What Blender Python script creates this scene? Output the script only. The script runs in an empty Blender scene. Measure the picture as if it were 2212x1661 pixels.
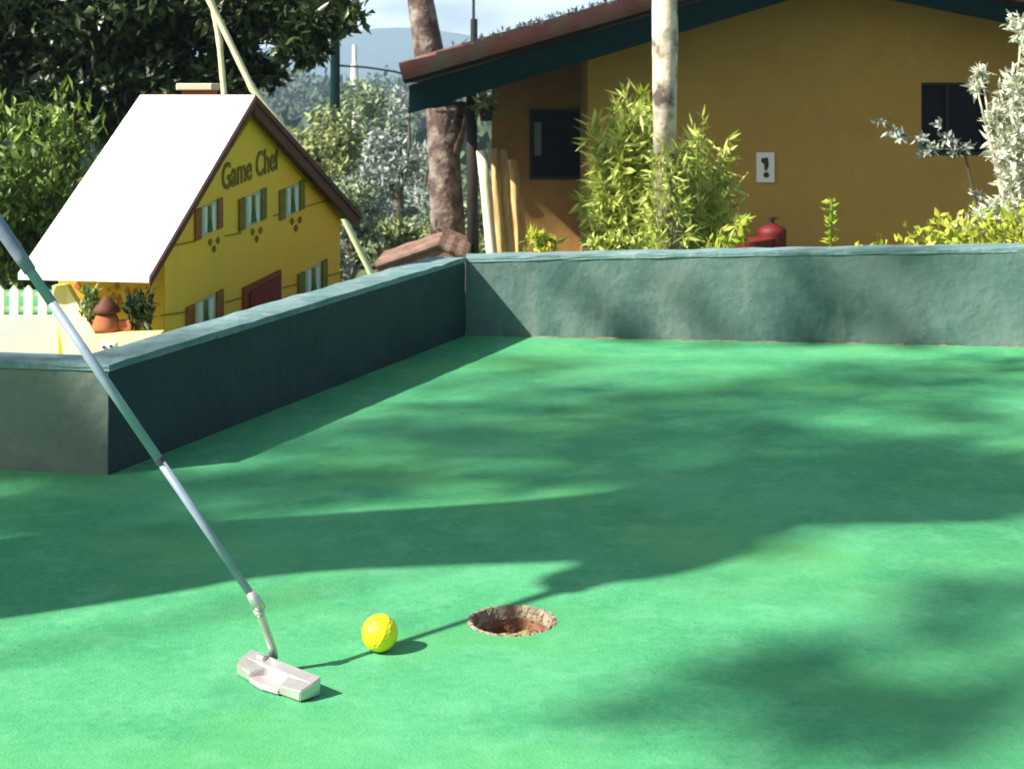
import bpy, bmesh, math, random
import numpy as np
from mathutils import Vector, Matrix, Euler
random.seed(7); rng = np.random.default_rng(11)
sc = bpy.context.scene
C = sc.collection
R = math.radians
F = 3295.0; CX = 1106.0; HV = 200.0; EYE = 0.646      # focal length in reference units, horizon row, eye height

# ---------------------------------------------------------------- camera
cam = bpy.data.objects.new('camera', bpy.data.cameras.new('camera')); C.objects.link(cam)
cam.location = (0, 0, EYE); cam.rotation_euler = (R(90), 0, 0)
cam.data.sensor_width = 36; cam.data.lens = F/2212*36
cam.data.shift_y = -(830.5-HV)/2212
cam.data.clip_start = 0.05; cam.data.clip_end = 3000
cam.data.dof.use_dof = True; cam.data.dof.focus_distance = 1.9; cam.data.dof.aperture_fstop = 22
sc.camera = cam
# ---------------------------------------------------------------- light
SUN_AZ = R(24.5); SUN_EL = R(40)
LH = Vector((math.cos(SUN_AZ), math.sin(SUN_AZ), 0))            # direction shadows run on the ground
L = (LH*math.cos(SUN_EL) + Vector((0, 0, -math.sin(SUN_EL)))).normalized()
w = bpy.data.worlds.new('World'); sc.world = w; w.use_nodes = True
nt = w.node_tree; bg = nt.nodes['Background']
sky = nt.nodes.new('ShaderNodeTexSky'); sky.sky_type = 'NISHITA'; sky.sun_disc = False
sky.sun_elevation = SUN_EL; sky.sun_rotation = math.atan2(-LH.x, -LH.y) % (2*math.pi)
sky.air_density = 1.2; sky.dust_density = 2.5; sky.ozone_density = 1.0
# bright bank of cloud low over the hills
tc_ = nt.nodes.new('ShaderNodeTexCoord'); sx = nt.nodes.new('ShaderNodeSeparateXYZ'); nt.links.new(tc_.outputs['Generated'], sx.inputs[0])
mr = nt.nodes.new('ShaderNodeMapRange'); mr.inputs[1].default_value = .42; mr.inputs[2].default_value = .02; nt.links.new(sx.outputs['Z'], mr.inputs[0])
my = nt.nodes.new('ShaderNodeMapRange'); my.inputs[1].default_value = .35; my.inputs[2].default_value = .9; nt.links.new(sx.outputs['Y'], my.inputs[0])
mpg = nt.nodes.new('ShaderNodeMapping'); mpg.inputs['Scale'].default_value = (3, 3, 9); nt.links.new(tc_.outputs['Generated'], mpg.inputs[0])
ns = nt.nodes.new('ShaderNodeTexNoise'); ns.inputs['Scale'].default_value = 2.2; ns.inputs['Detail'].default_value = 7; nt.links.new(mpg.outputs[0], ns.inputs['Vector'])
rn = nt.nodes.new('ShaderNodeMapRange'); rn.inputs[1].default_value = .42; rn.inputs[2].default_value = .62; nt.links.new(ns.outputs[0], rn.inputs[0])
m1 = nt.nodes.new('ShaderNodeMath'); m1.operation = 'MULTIPLY'; m2 = nt.nodes.new('ShaderNodeMath'); m2.operation = 'MULTIPLY'
nt.links.new(mr.outputs[0], m1.inputs[0]); nt.links.new(my.outputs[0], m1.inputs[1]); nt.links.new(m1.outputs[0], m2.inputs[0]); nt.links.new(rn.outputs[0], m2.inputs[1])
mxs = nt.nodes.new('ShaderNodeMix'); mxs.data_type = 'RGBA'; mxs.inputs[7].default_value = (20, 20.6, 21.5, 1)
nt.links.new(m2.outputs[0], mxs.inputs[0]); nt.links.new(sky.outputs[0], mxs.inputs[6])
nt.links.new(mxs.outputs[2], bg.inputs[0]); bg.inputs[1].default_value = 0.058
sl = bpy.data.lights.new('sun', 'SUN'); sl.energy = 5.0; sl.angle = R(0.9); sl.color = (1, .95, .86)
so = bpy.data.objects.new('sun', sl); C.objects.link(so); so.location = (-6, -3, 8)
so.rotation_euler = L.to_track_quat('-Z', 'Y').to_euler()
vs = sc.view_settings; vs.view_transform = 'Standard'; vs.look = 'None'; vs.exposure = 1.24; vs.gamma = 1
sc.cycles.max_bounces = 6; sc.cycles.diffuse_bounces = 3; sc.cycles.transparent_max_bounces = 4

# ---------------------------------------------------------------- helpers
def P(u, v, y): return Vector(((u-CX)/F*y, y, EYE-(v-HV)/F*y))
def G(u, v, h=0.0):
    y = F*(EYE-h)/(v-HV); return Vector(((u-CX)/F*y, y, h))

def mat(name, c1, c2=None, scale=6, rough=.75, bump=0.0, bscale=60, metal=0, lo=.35, hi=.65, c3=None, s3=1.2, stretch=None, spec=.4, trans=0, coat=0, rnd=False, bdist=.01):
    m = bpy.data.materials.new(name); m.use_nodes = True
    t = m.node_tree; b = t.nodes['Principled BSDF']; N = t.nodes.new; K = t.links.new
    b.inputs['Roughness'].default_value = rough; b.inputs['Metallic'].default_value = metal
    b.inputs['Specular IOR Level'].default_value = spec
    b.inputs['Coat Weight'].default_value = coat
    tc = N('ShaderNodeTexCoord'); vec = tc.outputs['Object']
    if stretch:
        mp = N('ShaderNodeMapping'); mp.inputs['Scale'].default_value = stretch
        K(vec, mp.inputs[0]); vec = mp.outputs[0]
    col = None
    if c2:
        n = N('ShaderNodeTexNoise'); n.inputs['Scale'].default_value = scale; n.inputs['Detail'].default_value = 6
        n.inputs['Roughness'].default_value = .65
        K(vec, n.inputs['Vector'])
        r = N('ShaderNodeValToRGB'); r.color_ramp.elements[0].position = lo; r.color_ramp.elements[1].position = hi
        r.color_ramp.elements[0].color = (*c1, 1); r.color_ramp.elements[1].color = (*c2, 1)
        if rnd:
            a = N('ShaderNodeAttribute'); a.attribute_name = 'rnd'
            mm = N('ShaderNodeMath'); mm.operation = 'MULTIPLY_ADD'; mm.inputs[1].default_value = .55
            m2 = N('ShaderNodeMath'); m2.operation = 'MULTIPLY'; m2.inputs[1].default_value = .5
            K(n.outputs[0], m2.inputs[0]); K(a.outputs['Fac'], mm.inputs[0]); K(m2.outputs[0], mm.inputs[2]); K(mm.outputs[0], r.inputs[0])
        else: K(n.outputs[0], r.inputs[0])
        col = r.outputs[0]
        if c3:
            n3 = N('ShaderNodeTexNoise'); n3.inputs['Scale'].default_value = s3; n3.inputs['Detail'].default_value = 5
            K(tc.outputs['Object'], n3.inputs['Vector'])
            r3 = N('ShaderNodeValToRGB'); r3.color_ramp.elements[0].position = .48; r3.color_ramp.elements[1].position = .66
            K(n3.outputs[0], r3.inputs[0])
            mx = N('ShaderNodeMix'); mx.data_type = 'RGBA'; K(r3.outputs[0], mx.inputs[0]); K(col, mx.inputs[6]); mx.inputs[7].default_value = (*c3, 1)
            col = mx.outputs[2]
        K(col, b.inputs['Base Color'])
    else: b.inputs['Base Color'].default_value = (*c1, 1)
    if bump:
        nb = N('ShaderNodeTexNoise'); nb.inputs['Scale'].default_value = bscale; nb.inputs['Detail'].default_value = 4
        K(vec, nb.inputs['Vector'])
        bp = N('ShaderNodeBump'); bp.inputs['Strength'].default_value = bump; bp.inputs['Distance'].default_value = bdist
        K(nb.outputs[0], bp.inputs['Height']); K(bp.outputs[0], b.inputs['Normal'])
    if trans:
        o = t.nodes['Material Output']; tr = N('ShaderNodeBsdfTranslucent'); ms = N('ShaderNodeMixShader'); ms.inputs[0].default_value = trans
        if col: K(col, tr.inputs[0])
        else: tr.inputs[0].default_value = (*c1, 1)
        K(b.outputs[0], ms.inputs[1]); K(tr.outputs[0], ms.inputs[2]); K(ms.outputs[0], o.inputs[0])
    return m

def tag(o, label=None, cat=None, group=None, kind=None):
    if label: o['label'] = label
    if cat: o['category'] = cat
    if group: o['group'] = group
    if kind: o['kind'] = kind
    return o
def empty(name, loc, label, cat, group=None):
    o = bpy.data.objects.new(name, None); C.objects.link(o); o.location = loc; o.empty_display_size = .1
    return tag(o, label, cat, group)
def wloc(o):
    v = Vector((0, 0, 0))
    while o: v = v + o.location; o = o.parent
    return v
def link(name, me, m, parent=None, smooth=False):
    """mesh given in world coordinates; shifted to the parent's origin"""
    o = bpy.data.objects.new(name, me); C.objects.link(o)
    if m: me.materials.append(m)
    if parent:
        me.transform(Matrix.Translation(-wloc(parent))); o.parent = parent
    if smooth:
        me.polygons.foreach_set('use_smooth', [True]*len(me.polygons))
    return o
class MB:
    def __init__(s): s.bm = bmesh.new()
    def box(s, c, size, rz=0, bev=0, rot=None):
        r = bmesh.ops.create_cube(s.bm, size=1)['verts']
        bmesh.ops.scale(s.bm, vec=size, verts=r)
        M = Matrix.Translation(c) @ (rot.to_4x4() if rot else Matrix.Rotation(rz, 4, 'Z'))
        bmesh.ops.transform(s.bm, matrix=M, verts=r)
        if bev:
            es = list({e for v in r for e in v.link_edges})
            bmesh.ops.bevel(s.bm, geom=es, offset=bev, segments=2, affect='EDGES', profile=.5)
        return s
    def tube(s, pts, rad, n=10, cap=True, jit=0):
        pts = [Vector(p) for p in pts]
        rads = rad if isinstance(rad, (list, tuple)) else [rad]*len(pts)
        rings = []
        for i, p in enumerate(pts):
            d = (pts[min(i+1, len(pts)-1)]-pts[max(i-1, 0)]).normalized()
            a = d.orthogonal().normalized() if i == 0 else (a - d*a.dot(d)).normalized()
            b = d.cross(a)
            ring = []
            for k in range(n):
                t = 2*math.pi*k/n; rr = rads[i]*(1+random.uniform(-jit, jit))
                ring.append(s.bm.verts.new(p+a*math.cos(t)*rr+b*math.sin(t)*rr))
            rings.append(ring)
        for A, B in zip(rings, rings[1:]):
            for k in range(n): s.bm.faces.new((A[k], A[(k+1) % n], B[(k+1) % n], B[k]))
        if cap:
            s.bm.faces.new(list(reversed(rings[0]))); s.bm.faces.new(rings[-1])
        for r_ in rings:
            for v in r_: v.tag = True
        return s
    def lathe(s, c, prof, n=24):
        rings = []
        for r, z in prof:
            rings.append([s.bm.verts.new((c[0]+r*math.cos(2*math.pi*k/n), c[1]+r*math.sin(2*math.pi*k/n), c[2]+z)) for k in range(n)])
        for A, B in zip(rings, rings[1:]):
            for k in range(n): s.bm.faces.new((A[k], A[(k+1) % n], B[(k+1) % n], B[k]))
        s.bm.faces.new(list(reversed(rings[0]))); s.bm.faces.new(rings[-1])
        for r_ in rings:
            for v in r_: v.tag = True
        return s
    def prism(s, poly, ext):
        """polygon (world points) extruded by vector ext"""
        A = [s.bm.verts.new(Vector(p)) for p in poly]; B = [s.bm.verts.new(Vector(p)+Vector(ext)) for p in poly]
        n = len(A); s.bm.faces.new(A); s.bm.faces.new(list(reversed(B)))
        for k in range(n): s.bm.faces.new((A[k], B[k], B[(k+1) % n], A[(k+1) % n]))
        for v in A+B: v.tag = True
        return s
    def build(s, name, m, parent=None, smooth=False):
        bmesh.ops.recalc_face_normals(s.bm, faces=s.bm.faces)
        me = bpy.data.meshes.new(name); s.bm.to_mesh(me); s.bm.free()
        return link(name, me, m, parent, smooth)

def leaf_mesh(name, pts, ln, wd, m, parent=None, up=0.0, dirs=None, spread=1.0, fold=.25):
    """many small kite-shaped leaves, two triangles each"""
    pts = np.asarray(pts, float); n = len(pts)
    d = rng.normal(size=(n, 3))
    if dirs is not None: d = d*spread + np.asarray(dirs)
    d[:, 2] += up
    d /= np.linalg.norm(d, axis=1)[:, None]
    q = rng.normal(size=(n, 3)); s = np.cross(d, q); s /= np.linalg.norm(s, axis=1)[:, None]+1e-9
    nn = np.cross(d, s)
    l = ln*rng.uniform(.6, 1.25, (n, 1)); wv = wd*rng.uniform(.7, 1.2, (n, 1))
    v0 = pts; v1 = pts+d*l*.45+s*wv*.5+nn*wv*fold; v2 = pts+d*l; v3 = pts+d*l*.45-s*wv*.5+nn*wv*fold
    V = np.stack([v0, v1, v2, v3], 1).reshape(-1, 3)
    me = bpy.data.meshes.new(name)
    me.vertices.add(4*n); me.vertices.foreach_set('co', V.ravel())
    base = np.arange(n)*4
    T = np.stack([base, base+1, base+2, base, base+2, base+3], 1).ravel()
    me.loops.add(6*n); me.loops.foreach_set('vertex_index', T.astype(np.int32))
    me.polygons.add(2*n); me.polygons.foreach_set('loop_start', np.arange(0, 6*n, 3, dtype=np.int32))
    a = me.attributes.new('rnd', 'FLOAT', 'POINT'); a.data.foreach_set('value', np.repeat(rng.uniform(0, 1, n), 4).astype(np.float32))
    me.update(); me.validate()
    return link(name, me, m, parent)
def blob(c, r, n, shell=.35):
    """points in an ellipsoid, denser towards its skin"""
    d = rng.normal(size=(n, 3)); d /= np.linalg.norm(d, axis=1)[:, None]
    return np.asarray(c)+d*np.asarray(r)*rng.uniform(shell, 1, (n, 1))
def clumps(c, r, k, n, cr):
    """a crown: k clumps scattered inside ellipsoid (c, r), n leaves each"""
    out = []; cen = blob(c, r, k, .1)
    for p in cen: out.append(blob(p, np.array([cr, cr, cr*.75])*rng.uniform(.7, 1.3), n, .3))
    return np.concatenate(out), cen

# ---------------------------------------------------------------- materials
M = {}
M['green'] = mat('green_paint', (.038, .255, .100), (.075, .345, .15), scale=90, rough=.85, bump=.35, bscale=260, lo=.3, hi=.7, c3=(.085, .33, .11), s3=2.6, bdist=.003, spec=.25)
M['green2'] = mat('pale_green_paint', (.30, .62, .28), (.36, .68, .34), scale=40, rough=.85)
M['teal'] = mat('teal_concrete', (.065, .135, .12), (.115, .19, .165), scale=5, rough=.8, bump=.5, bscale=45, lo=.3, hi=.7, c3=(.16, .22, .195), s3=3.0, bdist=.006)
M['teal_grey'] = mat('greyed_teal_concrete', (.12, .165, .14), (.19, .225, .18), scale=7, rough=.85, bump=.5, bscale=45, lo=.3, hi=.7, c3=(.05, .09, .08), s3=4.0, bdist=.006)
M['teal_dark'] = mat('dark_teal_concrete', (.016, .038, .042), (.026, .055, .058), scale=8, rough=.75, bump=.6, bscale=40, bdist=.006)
M['teal_top'] = mat('worn_teal_coping', (.10, .20, .195), (.20, .30, .30), scale=14, rough=.75, bump=.5, bscale=60, bdist=.005)
M['soil'] = mat('soil', (.035, .024, .014), (.075, .05, .028), scale=9, rough=1, bump=.8, bscale=20)
M['grassland'] = mat('grassland', (.05, .085, .02), (.11, .14, .05), scale=1.2, rough=1, bump=.6, bscale=8, bdist=.05)
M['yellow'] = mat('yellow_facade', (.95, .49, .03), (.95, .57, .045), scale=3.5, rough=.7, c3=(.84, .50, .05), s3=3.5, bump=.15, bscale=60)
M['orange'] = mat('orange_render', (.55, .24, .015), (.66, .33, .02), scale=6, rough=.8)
M['cream_y'] = mat('pale_yellow_render', (.72, .55, .18), (.8, .66, .30), scale=6, rough=.8)
M['white_roof'] = mat('whitewashed_roof', (.80, .79, .76), (.86, .85, .82), scale=8, rough=.7)
M['brown_trim'] = mat('dark_red_brown_timber', (.075, .022, .012), (.13, .04, .02), scale=8, rough=.7, stretch=(1, 1, 6))
M['brick'] = mat('chimney_brick', (.34, .10, .04), (.45, .16, .07), scale=12, rough=.9)
M['cream'] = mat('cream_cap', (.75, .62, .42), rough=.8)
M['shutter'] = mat('brown_shutter_paint', (.26, .07, .02), (.34, .12, .03), scale=30, rough=.8)
M['olive'] = mat('olive_paint', (.16, .13, .015), (.24, .19, .02), scale=30, rough=.8)
M['pane'] = mat('pale_green_pane', (.36, .46, .25), (.48, .55, .33), scale=20, rough=.6)
M['tree_paint'] = mat('green_window_figure', (.02, .14, .04), rough=.7)
M['maroon'] = mat('maroon_door_paint', (.20, .004, .010), (.27, .008, .016), scale=10, rough=.5)
M['maroon_l'] = mat('maroon_door_frame_paint', (.25, .06, .015), rough=.7)
M['letter'] = mat('faded_olive_lettering', (.20, .14, .015), rough=.8)
M['line'] = mat('thin_painted_line', (.32, .19, .01), rough=.8)
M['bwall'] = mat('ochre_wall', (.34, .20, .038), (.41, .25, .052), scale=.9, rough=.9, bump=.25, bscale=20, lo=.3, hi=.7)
M['bwall_shaded'] = mat('ochre_wall_shade_toned', (.20, .11, .03), (.30, .17, .05), scale=2.2, rough=.9, bump=.3, bscale=20)  # same ochre paint as the lodge wall, colour darkened to imitate porch shade
M['fascia'] = mat('dark_teal_timber', (.002, .016, .015), (.004, .022, .021), scale=4, rough=.95, spec=.05, stretch=(1, 1, 5))
M['tile'] = mat('clay_roof_tile', (.13, .042, .028), (.20, .08, .055), scale=2.5, rough=.9, bump=.4, bscale=15, c3=(.12, .11, .075), s3=3.0)
M['tile_old'] = mat('weathered_clay_tile', (.13, .07, .05), (.26, .17, .13), scale=6, rough=.95, bump=.5, bscale=20)
M['soffit'] = mat('dark_soffit_boards', (.035, .014, .010), (.05, .02, .014), scale=5, rough=.8)
M['dark'] = mat('dark_window_interior', (.003, .003, .005), rough=.35, spec=.12)
M['dframe'] = mat('dark_window_frame', (.012, .010, .009), rough=.5)
M['wood'] = mat('golden_log_wood', (.42, .24, .07), (.68, .48, .20), scale=5, rough=.7, stretch=(6, 6, .7), bump=.5, bscale=12, lo=.35, hi=.6)
M['pale_wood'] = mat('bleached_log_wood', (.72, .62, .42), (.82, .75, .58), scale=5, rough=.7, stretch=(6, 6, .7), bump=.4, bscale=12)
M['post'] = mat('black_brown_post', (.012, .009, .008), (.02, .015, .012), scale=8, rough=.8)
M['bark_pale'] = mat('pale_bark', (.78, .70, .56), (.62, .52, .38), scale=8, rough=.9, bump=.5, bscale=30, c3=(.10, .08, .06), s3=9, lo=.4, hi=.7)
M['bark_moss'] = mat('mossy_rough_bark', (.07, .05, .03), (.20, .16, .10), scale=16, rough=1, bump=1, bscale=40, c3=(.32, .27, .18), s3=14)
M['bark_brown'] = mat('red_brown_bark', (.075, .045, .040), (.17, .115, .095), scale=5, rough=1, bump=1, bscale=16, c3=(.28, .24, .20), s3=5, bdist=.03)
M['bark'] = mat('grey_bark', (.06, .045, .03), (.12, .09, .06), scale=6, rough=1, bump=.6, bscale=20)
M['leaf_dark'] = mat('dark_glossy_leaf', (.012, .026, .012), (.085, .12, .035), scale=3, rough=.38, trans=.12, rnd=True, spec=.6, lo=.3, hi=.8)
M['leaf_hedge'] = mat('bright_hedge_leaf', (.05, .11, .015), (.26, .36, .07), scale=3, rough=.5, trans=.25, rnd=True, lo=.3, hi=.8)
M['leaf_lime'] = mat('lime_bamboo_leaf', (.24, .34, .03), (.66, .70, .20), scale=3, rough=.5, trans=.35, rnd=True, lo=.3, hi=.8)
M['leaf_white'] = mat('white_variegated_leaf', (.30, .38, .22), (.80, .80, .66), scale=5, rough=.55, trans=.25, rnd=True, lo=.25, hi=.65)
M['leaf_yellow'] = mat('yellow_green_leaf', (.20, .30, .02), (.60, .62, .08), scale=6, rough=.5, trans=.35, rnd=True, lo=.25, hi=.75)
M['leaf_mid'] = mat('grey_green_leaf', (.11, .16, .075), (.32, .39, .22), scale=.6, rough=.6, trans=.2, rnd=True, lo=.3, hi=.75)
M['leaf_olive'] = mat('olive_green_leaf', (.12, .17, .05), (.36, .40, .16), scale=.6, rough=.6, trans=.2, rnd=True, lo=.3, hi=.75)  # olive tone lightened, some haze is put into the leaf colour
M['leaf_silver'] = mat('silvery_leaf', (.16, .20, .17), (.44, .49, .43), scale=.6, rough=.6, trans=.15, rnd=True, lo=.3, hi=.75)  # silver tone lightened as well to make the distant trees look hazier
M['leaf_far'] = mat('forest_leaf', (.03, .055, .025), (.08, .12, .06), scale=.05, rough=.9, rnd=True)
M['bamboo'] = mat('dry_bamboo', (.62, .56, .34), (.74, .69, .48), scale=8, rough=.5, stretch=(3, 3, 1))
M['steel'] = mat('brushed_steel_shaft', (.20, .26, .33), (.27, .33, .40), scale=20, rough=.42, metal=.12)
M['head'] = mat('cast_metal_head', (.50, .465, .445), (.62, .58, .56), scale=30, rough=.30, metal=.6, bump=.1, bscale=80)
M['head_face'] = mat('mauve_head_recess', (.42, .37, .38), (.50, .45, .46), scale=30, rough=.5, metal=.3)
M['grip'] = mat('blue_grey_rubber_grip', (.17, .18, .26), (.23, .24, .34), scale=60, rough=.75)
M['ring'] = mat('dark_band', (.05, .05, .06), rough=.5)
M['ball'] = mat('yellow_ball_plastic', (.85, .72, .008), (.88, .76, .02), scale=20, rough=.38, bump=.05, bscale=120, coat=.15)
M['cup'] = mat('rusty_cup', (.16, .07, .035), (.30, .16, .09), scale=30, rough=.95, bump=1, bscale=60, c3=(.45, .36, .26), s3=25)
M['rim'] = mat('chipped_cement_rim', (.17, .13, .08), (.44, .38, .28), scale=40, rough=.95, bump=1, bscale=120, c3=(.14, .05, .03), s3=35)
M['dirt'] = mat('brown_debris', (.20, .14, .04), (.42, .32, .12), scale=60, rough=1, bump=1, bscale=80)
M['white'] = mat('white_paint', (.78, .77, .72), (.70, .69, .62), scale=10, rough=.7)
M['sign'] = mat('white_sign_plastic', (.72, .68, .66), rough=.4)
M['black'] = mat('black_print', (.02, .015, .02), rough=.5)
M['red'] = mat('red_enamel', (.13, .008, .010), rough=.6)
M['red_dark'] = mat('dull_red_plastic', (.16, .015, .01), rough=.6)
M['terracotta'] = mat('terracotta', (.30, .085, .035), (.42, .14, .06), scale=20, rough=.9)
M['hill'] = mat('forested_hill', (.035, .06, .03), (.08, .11, .055), scale=.06, rough=1, bump=1, bscale=.25, bdist=3)
M['skin'] = mat('skin', (.50, .28, .19), rough=.6)
M['shirt'] = mat('navy_cotton', (.03, .05, .10), (.05, .07, .13), scale=30, rough=.9)
M['shorts'] = mat('khaki_cotton', (.25, .20, .13), (.30, .25, .17), scale=30, rough=.9)
M['hair'] = mat('dark_hair', (.02, .013, .01), (.04, .025, .015), scale=60, rough=.6)
M['shoe'] = mat('white_shoe_canvas', (.6, .6, .58), rough=.8)

# worn patches, drips and specks for the painted surfaces
def wear(m, sc_, c, lo, hi, amt, stretch=None):
    t = m.node_tree; b = t.nodes['Principled BSDF']; src = b.inputs['Base Color'].links[0].from_socket
    N = t.nodes.new; K = t.links.new; tc = N('ShaderNodeTexCoord'); v = tc.outputs['Object']
    if stretch: mp = N('ShaderNodeMapping'); mp.inputs['Scale'].default_value = stretch; K(v, mp.inputs[0]); v = mp.outputs[0]
    n = N('ShaderNodeTexNoise'); n.inputs['Scale'].default_value = sc_; n.inputs['Detail'].default_value = 7; n.inputs['Roughness'].default_value = .7; K(v, n.inputs['Vector'])
    r = N('ShaderNodeMapRange'); r.inputs[1].default_value = lo; r.inputs[2].default_value = hi; r.inputs[4].default_value = amt; K(n.outputs[0], r.inputs[0])
    x = N('ShaderNodeMix'); x.data_type = 'RGBA'; K(r.outputs[0], x.inputs[0]); K(src, x.inputs[6]); x.inputs[7].default_value = (*c, 1); K(x.outputs[2], b.inputs['Base Color'])
wear(M['green'], 14, (.14, .42, .22), .50, .75, .7)
wear(M['green'], 2.3, (.12, .42, .20), .44, .68, .55)
wear(M['green'], 5, (.02, .19, .085), .52, .72, .6)
wear(M['green'], 170, (.30, .50, .34), .66, .74, .7)
wear(M['green'], 60, (.012, .10, .05), .68, .74, .7)
wear(M['teal'], 3.5, (.030, .085, .075), .50, .66, .85)
wear(M['teal'], 9, (.20, .24, .21), .56, .72, .7, (1, 1, .35))
wear(M['teal'], 70, (.03, .05, .045), .66, .72, .8)
wear(M['teal_grey'], 40, (.05, .06, .05), .64, .72, .8)
wear(M['teal_grey'], 7, (.24, .22, .16), .56, .74, .6)
wear(M['teal_top'], 20, (.30, .36, .38), .54, .68, .8)
wear(M['teal_top'], 45, (.04, .10, .09), .60, .70, .7)
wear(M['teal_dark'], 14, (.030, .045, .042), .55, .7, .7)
wear(M['bwall'], 1.6, (.30, .16, .035), .50, .7, .6)
wear(M['bwall'], 5, (.58, .38, .10), .58, .78, .4, (1, 1, .3))
wear(M['yellow'], 9, (.62, .44, .06), .56, .72, .5, (1, 1, .35))
wear(M['yellow'], 50, (.40, .26, .04), .66, .74, .6)
wear(M['white_roof'], 10, (.66, .63, .56), .58, .76, .5)

# ---------------------------------------------------------------- setting: ground
def sstep(a, b, x): t = min(1, max(0, (x-a)/(b-a))); return t*t*(3-2*t)
def terrain_z(x, y):
    z = -.16 - 1.1*sstep(5.2, 8.5, y)
    z += .16*sstep(-2.2, -3.0, x)*(1-sstep(5, 8, y))
    dn = sstep(16, 26, y)*(1-sstep(-1.2, 1.5, x)); z -= 2.6*dn
    z -= 3.0*sstep(22, 60, y)
    z += 9.5*sstep(120, 330, y)*(.75+.18*math.sin(x*.02+1)+.1*math.sin(x*.055))
    return z
xs = sorted(set([round(v, 2) for v in list(np.arange(-8, 8.1, .5))+list(np.arange(-60, 61, 5))+list(np.arange(-1200, 1201, 60))]))
ys = sorted(set([round(v, 2) for v in list(np.arange(-6, 20, .5))+list(np.arange(20, 60, 3))+list(np.arange(60, 400, 12))+[450, 600, 900, 1300, 2000]+list(np.arange(-600, -6, 60))]))
bm = bmesh.new(); grid = [[bm.verts.new((x, y, terrain_z(x, y))) for x in xs] for y in ys]
for j in range(len(ys)-1):
    for i in range(len(xs)-1): bm.faces.new((grid[j][i], grid[j][i+1], grid[j+1][i+1], grid[j+1][i]))
me = bpy.data.meshes.new('ground'); bm.to_mesh(me); bm.free()
tag(link('ground', me, M['grassland'], smooth=True), kind='structure')

# putting green with its cup
HOLE = Vector((0.0, 1.868, 0)); HR = .049
bm = bmesh.new(); n = 96
def ring(r, z, sq=None, rect=None):
    out = []
    for k in range(n):
        a = 2*math.pi*(k+.5)/n; cx, cy = math.cos(a), math.sin(a)
        if rect:
            x0, x1, y0, y1 = rect; t = min([((x1-HOLE.x)/cx if cx > 0 else (x0-HOLE.x)/cx) if abs(cx) > 1e-6 else 1e9, ((y1-HOLE.y)/cy if cy > 0 else (y0-HOLE.y)/cy) if abs(cy) > 1e-6 else 1e9])
            out.append(bm.verts.new((HOLE.x+cx*t, HOLE.y+cy*t, z)))
        else:
            out.append(bm.verts.new((HOLE.x+cx*r, HOLE.y+cy*r, z)))
    return out
rings = [ring(HR*(1.06), -.0015)]
for k, v in enumerate(rings[0]):
    d = Vector((v.co.x-HOLE.x, v.co.y-HOLE.y, 0)); j = 1+.035*math.sin(k*.9)+.03*random.uniform(-1, 1); v.co.x = HOLE.x+d.x*j; v.co.y = HOLE.y+d.y*j
rings.append(ring(HR*1.14, 0)); rings.append(ring(HR*2, 0)); rings.append(ring(.5, 0)); rings.append(ring(0, 0, rect=(-3.2, 3.4, -2.2, 5.0)))
for A, B in zip(rings, rings[1:]):
    for k in range(n): bm.faces.new((A[k], A[(k+1) % n], B[(k+1) % n], B[k]))
bmesh.ops.recalc_face_normals(bm, faces=bm.faces)
me = bpy.data.meshes.new('putting_green'); bm.to_mesh(me); bm.free()
tag(link('putting_green', me, M['green']), kind='structure')
hc = empty('golf_hole', HOLE, 'round golf hole with chipped brown rim in the green', 'golf hole')
b = MB(); bm = b.bm; prof = [(HR*1.16, -.0012), (HR*1.09, .0012), (HR*1.03, .0006), (HR*.98, -.005), (HR*.95, -.014)]
rr = []
for r, z in prof:
    rr.append([bm.verts.new((HOLE.x+r*(1+random.uniform(-.022, .022))*math.cos(2*math.pi*k/72), HOLE.y+r*(1+random.uniform(-.022, .022))*math.sin(2*math.pi*k/72), z+random.uniform(-.0007, .0007))) for k in range(72)])
for A, B_ in zip(rr, rr[1:]):
    for k in range(72): bm.faces.new((A[k], A[(k+1) % 72], B_[(k+1) % 72], B_[k]))
b.build('rim', M['rim'], hc)
b = MB(); bm = b.bm; rr = []
for r, z in [(HR*.96, -.012), (HR*.95, -.040), (HR*.9, -.041), (HR*.01, -.041)]:
    rr.append([bm.verts.new((HOLE.x+r*math.cos(2*math.pi*k/48), HOLE.y+r*math.sin(2*math.pi*k/48), z)) for k in range(48)])
for A, B_ in zip(rr, rr[1:]):
    for k in range(48): bm.faces.new((A[k], A[(k+1) % 48], B_[(k+1) % 48], B_[k]))
b.build('cup', M['cup'], hc)
b = MB()
for i in range(60):
    a = random.uniform(0, 6.28); r = HR*.85*math.sqrt(random.random()); p = Vector((HOLE.x+r*math.cos(a), HOLE.y+r*math.sin(a), -.034+random.uniform(0, .008)))
    bmesh.ops.create_icosphere(b.bm, subdivisions=1, radius=random.uniform(.004, .011), matrix=Matrix.Translation(p) @ Matrix.Diagonal((1.3, 1, .6, 1)))
b.build('debris', M['dirt'], hc)

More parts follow.
